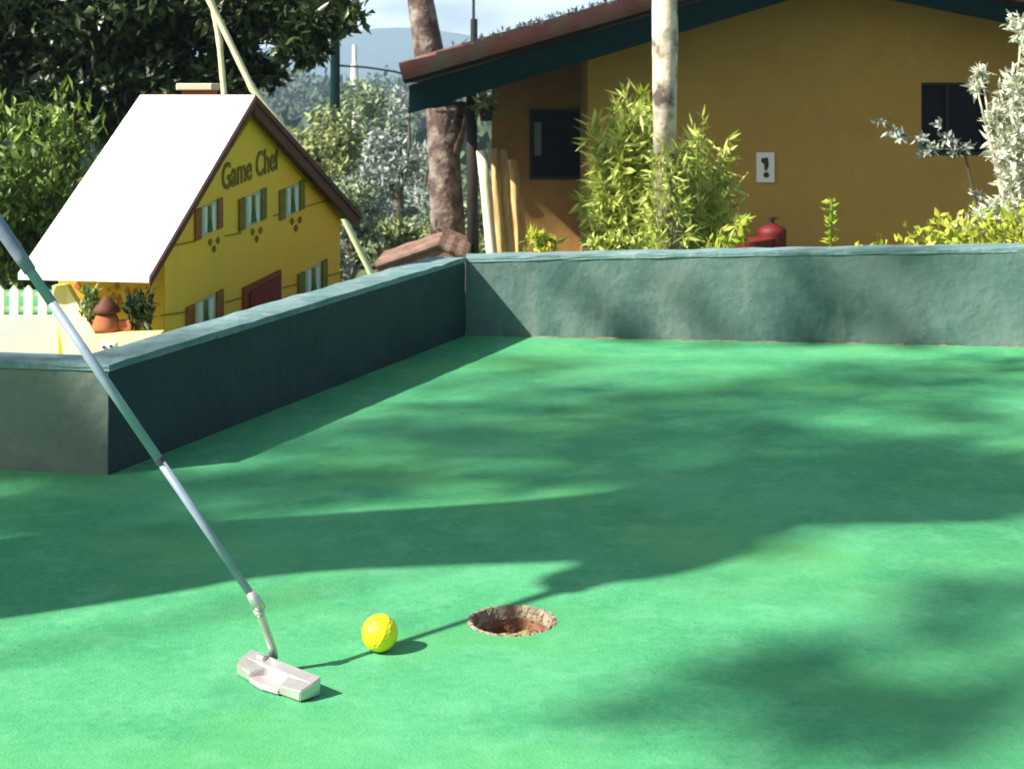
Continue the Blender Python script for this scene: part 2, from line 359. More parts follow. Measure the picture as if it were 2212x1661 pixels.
# ---------------------------------------------------------------- kerb walls round the green
NL = Vector((-.68, 2.574, 0)); FL = Vector((-.123, 4.055, 0)); FR = Vector((1.30, 3.872, 0))
def wall(name, pts, hts, thick_vec, body, top, label):
    """sweep a wall along pts (inner foot line); thick_vec goes outward; coping is a thin worn cap"""
    root = empty(name, pts[0], label, 'kerb wall')
    def sweep(z0s, z1s, inn, out, mt, nm):
        b = MB(); bm = b.bm; R_ = []
        segs = []
        for a, c, ha, hb in zip(pts, pts[1:], zip(z0s, z1s), zip(z0s[1:], z1s[1:])):
            m_ = max(2, int((c-a).length/.05))
            for k in range(m_): t = k/m_; segs.append((a.lerp(c, t), ha[0]+(hb[0]-ha[0])*t, ha[1]+(hb[1]-ha[1])*t))
        segs.append((pts[-1], z0s[-1], z1s[-1]))
        for i, (p, z0, z1) in enumerate(segs):
            tv = thick_vec[0].lerp(thick_vec[1], i/(len(segs)-1)); tn = tv.normalized(); j = lambda s=.0012: random.uniform(-s, s)
            bw = .006
            prof = [(inn, z0), (inn, z0+(z1-z0)*.33), (inn, z0+(z1-z0)*.66), (inn, z1-bw), (inn+bw, z1), ((inn+out)/2, z1+.0015), (out-bw, z1), (out, z1-bw), (out, z0)]
            R_.append([bm.verts.new(p+tn*(q*tv.length+j())+Vector((0, 0, z+(j(.0018) if z > z0 else 0)))) for q, z in prof])
        for A, B_ in zip(R_, R_[1:]):
            for k in range(len(prof)-1): bm.faces.new((A[k], A[k+1], B_[k+1], B_[k]))
            bm.faces.new((A[-1], A[0], B_[0], B_[-1]))
        bm.faces.new(R_[0]); bm.faces.new(list(reversed(R_[-1])))
        b.build(nm, mt, root, smooth=False)
    sweep([-.02]*len(pts), [h-.012 for h in hts], .02, .98, body, 'wall_face')
    sweep([h-.012 for h in hts], hts, -.002, 1.002, top, 'coping')
    return root
nrm = Vector((FL-NL)).normalized(); outL = Vector((-nrm.y, nrm.x, 0))*.095
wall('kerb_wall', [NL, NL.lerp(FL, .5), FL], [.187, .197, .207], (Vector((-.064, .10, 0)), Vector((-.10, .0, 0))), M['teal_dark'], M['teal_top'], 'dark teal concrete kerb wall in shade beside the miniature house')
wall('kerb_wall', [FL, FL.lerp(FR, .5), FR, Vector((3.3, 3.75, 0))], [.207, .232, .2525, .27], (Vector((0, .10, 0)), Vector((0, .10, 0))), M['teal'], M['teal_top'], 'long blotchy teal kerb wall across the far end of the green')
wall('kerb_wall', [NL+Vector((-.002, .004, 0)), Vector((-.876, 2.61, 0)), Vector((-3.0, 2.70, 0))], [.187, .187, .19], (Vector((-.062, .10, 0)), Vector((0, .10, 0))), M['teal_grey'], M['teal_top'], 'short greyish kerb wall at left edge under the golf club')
# grey cement fillet at the far wall foot
b = MB(); pts = [FL.lerp(FR, t)+Vector((0, -.001, -.002)) for t in np.linspace(.1, 1, 40)]
b.tube(pts, [.0045+random.uniform(-.003, .002) for _ in pts], n=6, jit=.2)
tag(b.build('mortar_strip', M['bark_moss']), 'crumbly brown mortar strip along the foot of the far kerb wall', 'mortar')

# neighbouring course floor, flower bed
b = MB(); b.prism([(-3.4, 2.75, .004), (-.80, 2.75, .004), (-.62, 3.1, .004), (-.4, 3.7, .004), (-.4, 4.45, .004), (-3.4, 4.45, .004)], (0, 0, -.05))
tag(b.build('neighbouring_green', M['green2']), kind='structure')
b = MB(); bm = b.bm
gx = np.linspace(-.35, 3.6, 40); gy = np.linspace(4.02, 5.6, 14)
gr = [[bm.verts.new((x, y+(.12 if x < .2 and y < 4.1 else 0), (.09+.03*math.sin(x*3+y)+random.uniform(-.01, .01)) - 1.0*sstep(5.0, 5.6, y))) for x in gx] for y in gy]
for j in range(13):
    for i in range(39): bm.faces.new((gr[j][i], gr[j][i+1], gr[j+1][i+1], gr[j+1][i]))
tag(b.build('flower_bed_soil', M['soil'], smooth=True), kind='structure')
# hill ridge far behind
for nm, y0, hh, ph in (('hill', 1100, 26, .3), ('hill', 1700, 76, 2.2)):
    bm = bmesh.new(); X = np.linspace(-1150, 1150, 90)
    rows = []
    for k, t in enumerate(np.linspace(0, 1, 12)):
        rows.append([bm.verts.new((x, y0+t*190, -8+(8+hh*(.75+.22*math.sin(x*.006+ph)+.10*math.sin(x*.019+ph*2)))*math.sin(t*math.pi/2)+random.uniform(-.8, .8))) for x in X])
    for A, B_ in zip(rows, rows[1:]):
        for k in range(89): bm.faces.new((A[k], A[k+1], B_[k+1], B_[k]))
    me = bpy.data.meshes.new(nm); bm.to_mesh(me); bm.free(); tag(link(nm, me, M['hill'], smooth=True), kind='structure')

# ---------------------------------------------------------------- ball and putter
bp_ = G(820, 1406); BR = .0213
ball = bpy.data.meshes.new('golf_ball'); bm = bmesh.new(); bmesh.ops.create_uvsphere(bm, u_segments=180, v_segments=110, radius=BR); bm.to_mesh(ball); bm.free()
# shallow dimples as geometry
co = np.zeros(len(ball.vertices)*3); ball.vertices.foreach_get('co', co); co = co.reshape(-1, 3)
gk = (1+5**.5)/2; kk = np.arange(180); th = 2*math.pi*kk/gk; zz = 1-2*(kk+.5)/180; dd = np.stack([np.sqrt(1-zz**2)*np.cos(th), np.sqrt(1-zz**2)*np.sin(th), zz], 1)
cd = (co/BR) @ dd.T; mxd = cd.max(1); co *= (1-.022*np.clip((mxd-.990)/.010, 0, 1))[:, None]; ball.vertices.foreach_set('co', co.ravel())
bo = link('golf_ball', ball, M['ball'], smooth=True); bo.location = (bp_.x, bp_.y, BR)
tag(bo, 'bright yellow golf ball lying between the club head and the hole', 'golf ball')

SH0 = P(552, 1298, 1.69); SH1 = P(0, 490, 1.66)
sd = (SH1-SH0).normalized()
HB = P(588, 1398, 1.700)
HAND = SH0+sd*.80
put = empty('putter', (HB.x, HB.y, 0), 'steel golf putter with grey cast head beside the yellow ball', 'golf club')
b = MB(); b.tube([SH0+sd*.0, SH0+sd*.19], [.0042, .0046], 16); b.tube([SH0+sd*.19, SH0+sd*.40], [.0050, .0053], 16); b.tube([SH0+sd*.40, SH0+sd*.50, SH0+sd*.64], [.0054, .0058, .0064], 16)
b.build('shaft', M['steel'], put, smooth=True)
for t0_, r_ in ((.186, .0053),): b = MB(); b.tube([SH0+sd*t0_, SH0+sd*(t0_+.006)], r_, 16); b.build('shaft_band', M['ring'], put)
g0 = (P(60, 590, 1.66)-SH0).dot(sd)
b = MB(); b.tube([SH0+sd*g0, SH0+sd*(g0+.02), SH0+sd*(g0+.2), SH0+sd*.93, SH0+sd*.935], [.0068, .0074, .0095, .0125, .0095], 18)
b.build('grip', M['grip'], put, smooth=True)
b = MB(); b.tube([SH0-sd*.012, SH0+sd*.002, SH0+sd*.012], [.0058, .0066, .0046], 14); b.tube([SH0+(HB-SH0)*.18, SH0+(HB-SH0)*.30], [.0066, .005], 14)
b.tube([SH0-sd*.008, SH0+(HB-SH0)*.25, SH0+(HB-SH0)*.6, HB, HB+Vector((.001, .0, -.012))], [.0052, .0048, .0042, .0046, .006], 14)
b.build('hosel', M['head'], put, smooth=True)
# head: blade with sunk rear cavity
ax = (G(683, 1486, .012)-G(530, 1420, .014)); ax.z = 0; hl = ax.length; ax.normalize(); fn = Vector((-ax.y, ax.x, 0))
if fn.dot(bp_-HB) < 0: fn = -fn                    # fn points at the ball
c0 = (G(683, 1486, .012)+G(530, 1420, .014))/2; c0.z = 0
hl *= .99
def hp(a, f, z): return c0+ax*a+fn*f+Vector((0, 0, z))
# top outline is a blade: face plate + heel and toe weights with a scooped centre at the back
def slab(outline, z0, z1, tz=None):
    b = MB(); bm = b.bm; n_ = len(outline)
    lo = [bm.verts.new(hp(a*.97, f, z0)) for a, f in outline]; hi = [bm.verts.new(hp(a, f, z1 if tz is None else tz(a, f))) for a, f in outline]
    bm.faces.new(hi); bm.faces.new(list(reversed(lo)))
    for k in range(n_): bm.faces.new((lo[k], lo[(k+1) % n_], hi[(k+1) % n_], hi[k]))
    bmesh.ops.recalc_face_normals(bm, faces=bm.faces)
    bmesh.ops.bevel(bm, geom=[e for e in bm.edges], offset=.0011, segments=2, affect='EDGES')
    return b
hh_ = hl/2
topz = lambda a, f: .0195+.0025*(a/hh_)**2 - (0 if f > .002 else (.0045 if f > -.012 else .0085))
outl = [(-hh_, .008), (hh_, .008), (hh_, -.004), (hh_*.96, -.019), (hh_*.42, -.021), (hh_*.34, -.006), (-hh_*.30, -.006), (-hh_*.42, -.021), (-hh_*.92, -.017), (-hh_, -.004)]
slab(outl, .002, .024, topz).build('club_head', M['head'], put)
sole = [(-hh_*.44, -.0055), (hh_*.44, -.0055), (hh_*.43, -.0225), (0, -.0265), (-hh_*.43, -.0225)]
slab(sole, .0015, .0075).build('sole_flange', M['head_face'], put)
b = MB(); b.bm.free(); b = slab([(-.007, .0055), (.007, .0055), (.007, -.002), (-.007, -.002)], .018, .024); 
b.bm.verts.ensure_lookup_table(); 
sh = (HB-hp(0, 0, 0)).dot(ax)
for v in b.bm.verts: v.co += ax*sh
b.build('hosel_boss', M['head'], put)

# ---------------------------------------------------------------- miniature house
C0 = Vector((-.799, 3.35, 0)); GD = Vector((.261, .965, 0)).normalized(); GW = 1.14; RD = Vector((-.985, .17, 0)).normalized(); GN = Vector((GD.y, -GD.x, 0))
EV = .245; RZ = .615; DEP = .30
mh = empty('miniature_house', C0, 'yellow miniature house with white roof and painted windows behind the kerb wall', 'miniature house')
def fs(s, h, out=0, dep=0): return C0+GD*s+Vector((0, 0, h))+GN*out+RD*dep
def facade(u, v, out=0):
    """s, h on the gable plane seen at reference pixel"""
    d = Vector(((u-CX)/F, 1, -(v-HV)/F)); o = Vector((0, 0, EYE)); t = (C0+GN*out-o).dot(GN)/d.dot(GN); p = o+d*t
    return (p-C0).dot(GD), p.z
e2 = .285
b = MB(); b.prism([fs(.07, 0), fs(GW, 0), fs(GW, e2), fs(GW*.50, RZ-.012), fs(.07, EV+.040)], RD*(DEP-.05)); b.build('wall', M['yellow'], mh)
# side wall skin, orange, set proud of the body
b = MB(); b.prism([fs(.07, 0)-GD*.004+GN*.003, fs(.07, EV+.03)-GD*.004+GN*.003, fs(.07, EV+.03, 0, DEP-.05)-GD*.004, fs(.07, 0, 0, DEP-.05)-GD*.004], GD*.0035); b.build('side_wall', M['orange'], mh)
OV = .035
def roof(sa, ha, sb, hb, m_, name, dz=.014):
    b = MB(); A = fs(sa, ha, OV); B_ = fs(sb, hb, OV); A2 = fs(sa, ha, 0, DEP-.03); B2 = fs(sb, hb, 0, DEP-.03)
    b.prism([A, B_, B2, A2], (0, 0, dz)); return b.build(name, m_, mh)
rs = .56
se, he = facade(322, 611, OV); sr, hr = facade(551, 218, OV); so_, ho_ = facade(781, 474, OV)
roof(se, he, sr, hr, M['white_roof'], 'roof_slope'); rr_ = roof(sr+.001, hr, so_, ho_, M['brown_trim'], 'roof_slope', .016); rr_['label'] = 'brown roof slope seen edge-on'
# barge boards under the verge
b = MB(); b.prism([fs(se-.002, he-.010, OV+.004), fs(sr, hr-.010, OV+.004), fs(sr, hr+.009, OV+.004), fs(se-.002, he+.009, OV+.004)], -GN*.0035); b.build('barge_board', M['brown_trim'], mh)
b = MB(); b.prism([fs(sr+.01, hr-.035, OV-.004), fs(so_-.01, ho_-.028, OV-.004), fs(so_, ho_-.001, OV-.004), fs(sr+.005, hr-.001, OV-.004)], -GN*.012); b.build('barge_board', M['brown_trim'], mh)
b = MB(); a1 = fs(sr+.03, hr-.035, .004); a2 = fs(GW-.01, e2+.0, .004); b.prism([a1, a2, a2+Vector((0, 0, -.006)), a1+Vector((0, 0, -.008))], GN*.003); b.build('trim_line', M['orange'], mh)
# chimney
cp = P(428, 207, 3.90); ch = MB(); ch.box(cp+Vector((0, .02, -.02)), (.075, .09, .07), bev=.003); cho = ch.build('chimney', M['brick'], mh)
ch = MB(); ch.box(cp+Vector((-.004, .02, .022)), (.092, .105, .018), bev=.003); co_ = ch.build('cap', M['cream'], cho)
# windows painted / framed
def rect(s, h, ws, hs, o0, o1, m_, name, par, tilt=0):
    b = MB(); q = [fs(s-ws/2, h-hs/2-tilt/2, o0), fs(s+ws/2, h-hs/2+tilt/2, o0), fs(s+ws/2, h+hs/2+tilt/2, o0), fs(s-ws/2, h+hs/2-tilt/2, o0)]
    b.prism(q, GN*(o1-o0)); return b.build(name, m_, par)
def px2(u, v, wu, hv):
    s, h = facade(u, v); s1, _ = facade(u+wu/2, v); s0, _ = facade(u-wu/2, v); _, h1 = facade(u, v-hv/2); _, h0 = facade(u, v+hv/2)
    return s, h, s1-s0, h1-h0
def window(u, v, wu, hv, sm):
    s, h, ws, hs = px2(u, v, wu, hv); t = .012
    r_ = rect(s, h, ws*.5, hs, .001, .004, M['pane'], 'window', mh, t)
    rect(s, h, ws*.10, hs*.9, .004, .0055, M['olive'], 'mullion', r_)
    s2 = s-.01*0; b = MB(); b.prism([fs(s-ws*.09, h-hs*.42, .006), fs(s+ws*.09, h-hs*.42, .006), fs(s, h+hs*.12, .006)], GN*.0015); b.build('painted_figure', M['tree_paint'], r_)
    rect(s-ws*.14, h, ws*.09, hs*.85, .004, .0055, M['white'], 'curtain_or_reflection', r_); rect(s+ws*.14, h, ws*.09, hs*.85, .004, .0055, M['white'], 'curtain_or_reflection', r_)
    rect(s-ws*.38, h-t*.7, ws*.19, hs*1.03, .001, .006, sm, 'shutter', mh, t*.3); rect(s+ws*.38, h+t*.7, ws*.17, hs*1.03, .001, .006, sm, 'shutter', mh, t*.3)
for u, v, wu, hv, sm in ((449, 473, 62, 64, M['shutter']), (544, 452, 62, 66, M['olive']), (629, 432, 56, 62, M['olive']), (441, 678, 84, 66, M['shutter']), (674, 606, 66, 60, M['olive'])): window(u, v, wu, hv, sm)
for u, v in ((461, 527), (553, 505), (638, 482)):
    s, h, ws, hs = px2(u, v, 24, 30); b = MB()
    for q in ((-.35, .2), (.35, .2), (0, -.35)):
        b.prism([fs(s+ws*q[0]-ws*.16, h+hs*q[1], .001), fs(s+ws*q[0], h+hs*q[1]-hs*.28, .001), fs(s+ws*q[0]+ws*.16, h+hs*q[1], .001), fs(s+ws*q[0], h+hs*q[1]+hs*.24, .001)], GN*.003)
    b.build('painted_ornament', M['olive'], mh)
s, h, ws, hs = px2(563, 650, 80, 96); rect(s, h, ws, hs, .001, .008, M['maroon_l'], 'door_frame', mh, .02)
s, h, ws, hs = px2(566, 656, 66, 88); rect(s, h, ws, hs, .009, .012, M['maroon'], 'door', mh, .02)
for (ua, va, ub, vb) in ((345, 684, 400, 676), (486, 655, 520, 645), (605, 625, 735, 590), (590, 468, 740, 425), (362, 535, 420, 523), (485, 512, 520, 505)):
    A = facade(ua, va); B_ = facade(ub, vb); b = MB(); b.prism([fs(A[0], A[1], .0005), fs(B_[0], B_[1], .0005), fs(B_[0], B_[1]+.0035, .0005), fs(A[0], A[1]+.0035, .0005)], GN*.002); b.build('painted_line', M['line'], mh)
# lettering under the gable
def text_mesh(body, size, fn_map, m_, name, parent, ext=.0):
    cu = bpy.data.curves.new('t', 'FONT'); cu.body = body; cu.size = size; cu.extrude = ext; cu.align_x = 'CENTER'; cu.resolution_u = 3; cu.offset = size*.012
    to = bpy.data.objects.new('t', cu); C.objects.link(to); bpy.context.view_layer.update()
    me = bpy.data.meshes.new_from_object(to.evaluated_get(bpy.context.evaluated_depsgraph_get())); bpy.data.objects.remove(to)
    for v in me.vertices: v.co = fn_map(v.co)
    me.name = name; return link(name, me, m_, parent)
st, ht = facade(541, 372)
text_mesh('Game Chef', .106, lambda c: fs(st+c.x*.68, ht-.018+c.y*.86+c.x*.075, .002+c.z), M['letter'], 'lettering', mh, .001)
# buttress strip lit by the sun at the far corner and low plinth
b = MB(); q = [P(112, 618, 3.40), P(144, 617, 3.40), P(206, 722, 3.26), P(348, 718, 3.23), P(350, 790, 3.23), P(140, 790, 3.24)]
b.prism(q, (0, .03, 0)); b.build('plinth', M['cream_y'], mh)
# planting in front of the side wall
def garden_plant(name, c, n_, r, ln, m_, label, cat, up=1.0, group=None, stem=M['bark']):
    root = empty(name, c, label, cat, group)
    pts = blob(Vector(c)+Vector((0, 0, r[2])), r, n_, .1); leaf_mesh('foliage', pts, ln, ln*.4, m_, root, up=up)
    b = MB()
    for k in range(4): b.tube([Vector(c), Vector(c)+Vector((random.uniform(-.5, .5)*r[0], random.uniform(-.5, .5)*r[1], r[2]*1.2))], [r[2]*.04, r[2]*.015], 5)
    b.build('stem', stem, root); return root
p = P(230, 715, 3.29)
fg = empty('garden_figure', p, 'small reddish brown garden figure beside the miniature house wall', 'figurine')
b = MB(); b.lathe(p, [(.030, 0), (.031, .01), (.024, .03), (.018, .04)], 16); b.build('base', M['terracotta'], fg, smooth=True)
b = MB(); b.lathe(p+Vector((0, 0, .040)), [(.027, 0), (.029, .005), (.021, .018), (.010, .029), (.002, .036)], 16); b.build('cap', M['brown_trim'], fg, smooth=True)
b = MB(); b.box(p+Vector((.042, .0, .012)), (.03, .02, .024), bev=.003); b.build('foot', M['brick'], fg)
p = P(236, 742, 3.2); b = MB(); b.box(p+Vector((0, 0, -.012)), (.034, .02, .03), bev=.003); wb = empty('small_plaque', p+Vector((0, 0, -.027)), 'tiny white plaque with red marks below the garden figure', 'plaque'); b.build('plate', M['white'], wb)
b = MB()
for dx, dz in ((-.008, .0), (.0, -.006), (.007, .002), (-.003, -.013)): b.box(p+Vector((dx, -.0125, dz-.006)), (.006, .003, .005))
b.build('red_mark', M['red'], wb)
garden_plant('small_plant', P(300, 722, 3.285), 160, (.035, .02, .045), .03, M['leaf_dark'], 'dark leafy plant right of the reddish garden figure', 'plant')
garden_plant('small_plant', P(195, 700, 3.30), 90, (.025, .015, .04), .026, M['leaf_olive'], 'small plant left of the reddish garden figure', 'plant')
# painted flower scroll on the side wall
b = MB()
for i in range(46):
    t = random.random(); q = fs(.07, .12+.09*random.random(), 0, .02+.22*t)-GD*.0052; r = random.uniform(.003, .009)
    b.prism([q+RD*r, q+Vector((0, 0, r*1.5)), q-RD*r*.8, q-Vector((0, 0, r))], -GD*.001)
tag(b.build('painted_flowers', M['shutter'], mh), kind='stuff')
# little picket fence at left
pf = empty('picket_fence', P(50, 684, 4.42), 'low cream picket fence left of the miniature house', 'fence')
for i in range(-9, 5):
    c = P(-2+31*i, 660, 4.40); b = MB(); wd = .0115
    b.prism([Vector((c.x-wd, c.y, .0)), Vector((c.x+wd, c.y, .0)), Vector((c.x+wd, c.y, .076)), Vector((c.x, c.y, .090)), Vector((c.x-wd, c.y, .076))], (0, .012, 0)); b.build('picket', M['white'], pf)
for z in (.022, .062): b = MB(); b.box(Vector((-1.70, 4.418, z)), (.75, .008, .012)); b.build('rail', M['white'], pf)

# ---------------------------------------------------------------- bamboo poles
def pole(pts, rad, label):
    b = MB(); n_ = 9; P_ = []; R_ = []
    for a, c in zip(pts, pts[1:]):
        for k in range(n_):
            t = k/n_; P_.append(Vector(a).lerp(Vector(c), t)); R_.append(rad*(1.18 if k == 0 else 1)*random.uniform(.95, 1.05))
    P_.append(Vector(pts[-1])); R_.append(rad*.9)
    b.tube(P_, R_, 10); o = b.build('bamboo_pole', M['bamboo'], None, smooth=True)
    base = Vector(pts[-1]); o.data.transform(Matrix.Translation(-base)); o.location = base
    return tag(o, label, 'pole', 'leaning bamboo poles behind the miniature house')
pole([P(405, -300, 4.9), P(447, -10, 4.9), P(545, 192, 4.9), P(705, 395, 4.95), P(806, 600, 5.0), P(880, 760, 5.05)], .0105, 'long bent bamboo pole leaning past the house gable to the kerb')
pole([P(430, -260, 5.0), P(455, -10, 4.98), P(474, 90, 4.98), P(486, 225, 4.98), P(530, 700, 5.1)], .0095, 'thin straight bamboo pole rising behind the chimney')

# ---------------------------------------------------------------- trees, hedge, shrubs
def tree(name, base, trunk, rads, leafpts, ln, wd, lm, bm_, label, cat='tree', group=None, limbs=(), up=0, tn=12):
    root = empty(name, base, label, cat, group)
    b = MB(); b.tube(trunk, rads, tn, jit=.06)
    for a, c, r0, r1 in limbs:
        a = Vector(a); c = Vector(c); md = a.lerp(c, .5)+Vector((random.uniform(-.1, .1), random.uniform(-.1, .1), .08))*(c-a).length
        b.tube([a, md, c], [r0, (r0+r1)*.5, r1], 7)
    b.build('trunk', bm_, root, smooth=True)
    leaf_mesh('crown', leafpts, ln, wd, lm, root, up=up); return root
# dark tree over the hedge, top left
pts = []
for u, v, y, r, k in ((60, 60, 8.2, .55, 2600), (250, 30, 8.0, .55, 2600), (420, 60, 8.2, .5, 2000), (150, 150, 8.6, .5, 2200), (350, 170, 8.8, .45, 1800), (560, 20, 7.6, .30, 900), (690, 25, 7.4, .22, 560), (640, 85, 7.5, .16, 330), (520, 130, 8.2, .22, 420), (60, 215, 9.2, .5, 2000), (-60, 190, 9.0, .5, 1600), (220, 215, 9.3, .45, 1600), (400, 215, 9.4, .35, 1300), (480, 190, 9.4, .3, 900), (280, 185, 7.9, .3, 900), (170, 225, 7.9, .3, 900), (370, 205, 7.9, .25, 700), (470, 160, 7.9, .2, 500), (300, -160, 8.0, .8, 2200), (620, -150, 7.6, .6, 1500), (0, -100, 8.2, .8, 1600), (-150, 80, 8.4, .7, 1500), (510, 55, 7.9, .25, 500)):
    c = np.array(P(u, v, y)); pts.append(clumps(c, np.array([r, r*.7, r*.6]), 9, int(k*1.9)//9, r*.38)[0])
# drooping leafy tips against the sky
for u, v in ((690, 110), (668, 95), (742, 30), (728, 60), (655, 125), (615, 110)):
    pts.append(blob(np.array(P(u, v, 7.4)), (.035, .05, .06), 60, .1))
TB = Vector((-2.6, 8.4, terrain_z(-2.6, 8.4)))
lm_ = [((-2.4, 8.6, .6), P(u, v, y+.4), .035, .008) for u, v, y in ((250, 60, 8.0), (420, 90, 8.2), (560, 30, 7.6), (690, 30, 7.4), (60, 60, 8.2))]
tree('broadleaf_tree', TB, [TB, Vector((-2.6, 8.4, -.4)), Vector((-2.5, 8.4, .3)), Vector((-2.3, 8.2, 1.3)), Vector((-2.2, 8.1, 2.2))], [.16, .14, .12, .1, .06], np.concatenate(pts), .085, .036, M['leaf_dark'], M['bark'], 'dark glossy broadleaf tree filling the upper left over the hedge', limbs=lm_)
pts = []
for i in range(60):
    t = rng.uniform(0, 1); x = -3.2+1.5*t; y = rng.uniform(6.6, 7.3); z = rng.uniform(-.75, .47)
    pts.append(blob((x, y, z), (.24, .2, .22), 330, .2))
HBs = Vector((-2.2, 6.9, terrain_z(-2.2, 6.9)))
hd = empty('hedge', HBs, 'sunlit bright green leafy hedge behind the picket fence', 'hedge')
leaf_mesh('foliage', np.concatenate(pts), .075, .024, M['leaf_hedge'], hd, up=1.3)
b = MB()
for i in range(16): x = -3.1+i*.085; b.tube([Vector((x, 6.9, HBs.z)), Vector((x+random.uniform(-.1, .1), 6.9, .15))], [.015, .006], 5)
b.build('stem', M['bark'], hd)
# trees of the middle distance, beyond the course, down the slope
MID = [(600, 260, 17, .75, 'olive', 'olive green round tree right behind the miniature house gable'), (700, 240, 21, .8, 'olive', 'yellowish olive tree beneath the dark hanging branches'), (790, 330, 24, 1.1, 'silver', 'silvery tree in the middle distance above the terracotta hut'), (860, 260, 30, 1.3, 'silver', 'pale grey green tree beside the roof corner'), (640, 400, 15, .6, 'mid', 'grey green bush beside the house roof edge'), (760, 450, 19, .75, 'mid', 'grey green tree low beside the leaning bamboo pole'), (850, 440, 20, .8, 'olive', 'olive tree with arching sprays left of the brown trunk'), (985, 380, 26, 1.1, 'mid', 'tree seen between brown trunk and black porch post'), (1010, 500, 24, .8, 'olive', 'low bush seen between brown trunk and black post'), (700, 340, 27, 1.2, 'silver', 'silvery tree behind the olive tree'), (930, 330, 34, 1.6, 'silver', 'large pale tree behind the brown trunk'), (800, 235, 40, 1.7, 'mid', 'far tree below the blue hill'), (500, 300, 22, 1.1, 'mid', 'grey green tree behind the miniature roof ridge'), (700, 500, 13.5, .35, 'silver', 'silvery shrub at the lower end of the bamboo pole')]
for u, v, y, r, kd, lb in MID:
    v += 42
    c = P(u, v, y); base = Vector((c.x, c.y, terrain_z(c.x, c.y)))
    lp, cen = clumps(np.array(c)-np.array([0, 0, r*.35]), np.array([r*.8, r*.6, r]), 16, 150, r*.33)
    lmb = [(c-Vector((0, 0, r)), Vector(q), r*.04, r*.015) for q in cen[:8]]
    tree('distant_tree', base, [base, base.lerp(c, .6), c], [r*.12, r*.09, r*.05], lp, .011*y*.55, .0045*y*.55, M['leaf_'+kd], M['bark'], lb, group='trees on the slope beyond the course', limbs=lmb, up=.2, tn=7)
# far woods on the valley floor and hill foot
pts = []
for i in range(420):
    y = rng.uniform(60, 330); x = rng.uniform(-.42, .12)*y; r = rng.uniform(2.0, 4.5)
    pts.append(blob((x, y, terrain_z(x, y)+r*.5), (r, r, r*.9), 70, .5))
tag(leaf_mesh('distant_woodland', np.concatenate(pts), 1.5, .8, M['leaf_far'], up=.3), 'hazy woodland covering the valley and the hill foot', 'woodland', kind='stuff')
# brown trunk by the hut corner
tb = Vector((-.70, 17.7, terrain_z(-.7, 17.7)))
shade = []; PYW = 15.6
def shade_pts(n_, x0, x1, z0, z1, yw, k0, k1):
    x = rng.uniform(x0, x1, n_); z = rng.uniform(z0, z1, n_); k = rng.uniform(k0, k1, n_)
    return np.stack([x-k*LH.x, yw-k*LH.y, z+k*math.tan(SUN_EL)], 1)
shade.append(shade_pts(5200, .75, 5.6, -.9, 2.3, 14, 7.0, 9.0)); shade.append(shade_pts(1500, -.45, .9, -.28, 1.1, PYW, 7.0, 9.0)); pass  # second batch: unseen leaves added to shade the upper porch wall
sp = np.concatenate(shade)
tk = [tb, P(970, 540, 17.7), P(962, 380, 17.7), P(955, 240, 17.7), P(925, 110, 17.7), P(908, 0, 17.7), P(890, -150, 17.7), Vector((-1.9, 16.6, 3.2)), Vector((-2.8, 13.8, 5.2)), Vector((-3.6, 11.6, 6.6))]
tr = [.24, .215, .19, .18, .17, .155, .15, .12, .10, .06]
lmb = [(Vector((-2.8, 12.8, 5.2)), Vector(sp[i]), .05, .012) for i in range(0, len(sp), 260)]
lmb += [(P(985, 330, 17.6), P(1000, 228, 17.5), .055, .045), (P(975, 300, 15.2), P(945, 236, 17.4), .06, .05)]
tree('tall_tree', tb, tk, tr, sp, .34, .16, M['leaf_olive'], M['bark_brown'], 'rough reddish brown trunk leaning up past the roof corner', limbs=lmb, tn=18)
# pale trunk with bamboo bush
px_ = 7.8
tb = Vector(P(1440, 560, px_)); tb.z = terrain_z(tb.x, px_)
pr = empty('palm_tree', tb, 'pale mottled palm trunk rising out of the lime bamboo bush', 'palm tree')
tp = [P(1436, v, px_) for v in (332, 200, 140, 80, 30, -30, -200, -500, -900, -1300)]
b = MB(); b.tube(tp, [.058, .062, .063, .067, .065, .066, .066, .064, .06, .055], 20, jit=.035); b.build('trunk', M['bark_pale'], pr, smooth=True)
b = MB(); tl = [tb]+[P(1440+random.uniform(-3, 3), v, px_) for v in (620, 560, 520, 480, 450, 420, 390, 365, 345, 331)]
b.tube(tl, [.085, .08, .074, .072, .068, .070, .066, .068, .064, .062, .056], 20, jit=.11); b.build('trunk_foot', M['bark_moss'], pr)
b = MB(); top = tp[-1]; fr = []
for k in range(14):
    a = 2*math.pi*k/14; fp = [top+Vector((math.cos(a)*t*1.7, math.sin(a)*t*1.7, .9*t-1.5*t*t)) for t in np.linspace(0, 1, 8)]
    b.tube(fp, [.02-.002*i for i in range(8)], 5)
    for t in np.linspace(.15, 1, 40): fr.append(top+Vector((math.cos(a)*t*1.7, math.sin(a)*t*1.7, .9*t-1.5*t*t)))
b.build('frond_stem', M['bark'], pr); leaf_mesh('fronds', np.array(fr).repeat(2, 0), .45, .04, M['leaf_olive'], pr, up=-.4)
M['cane'] = mat('green_cane', (.20, .24, .05), rough=.6)
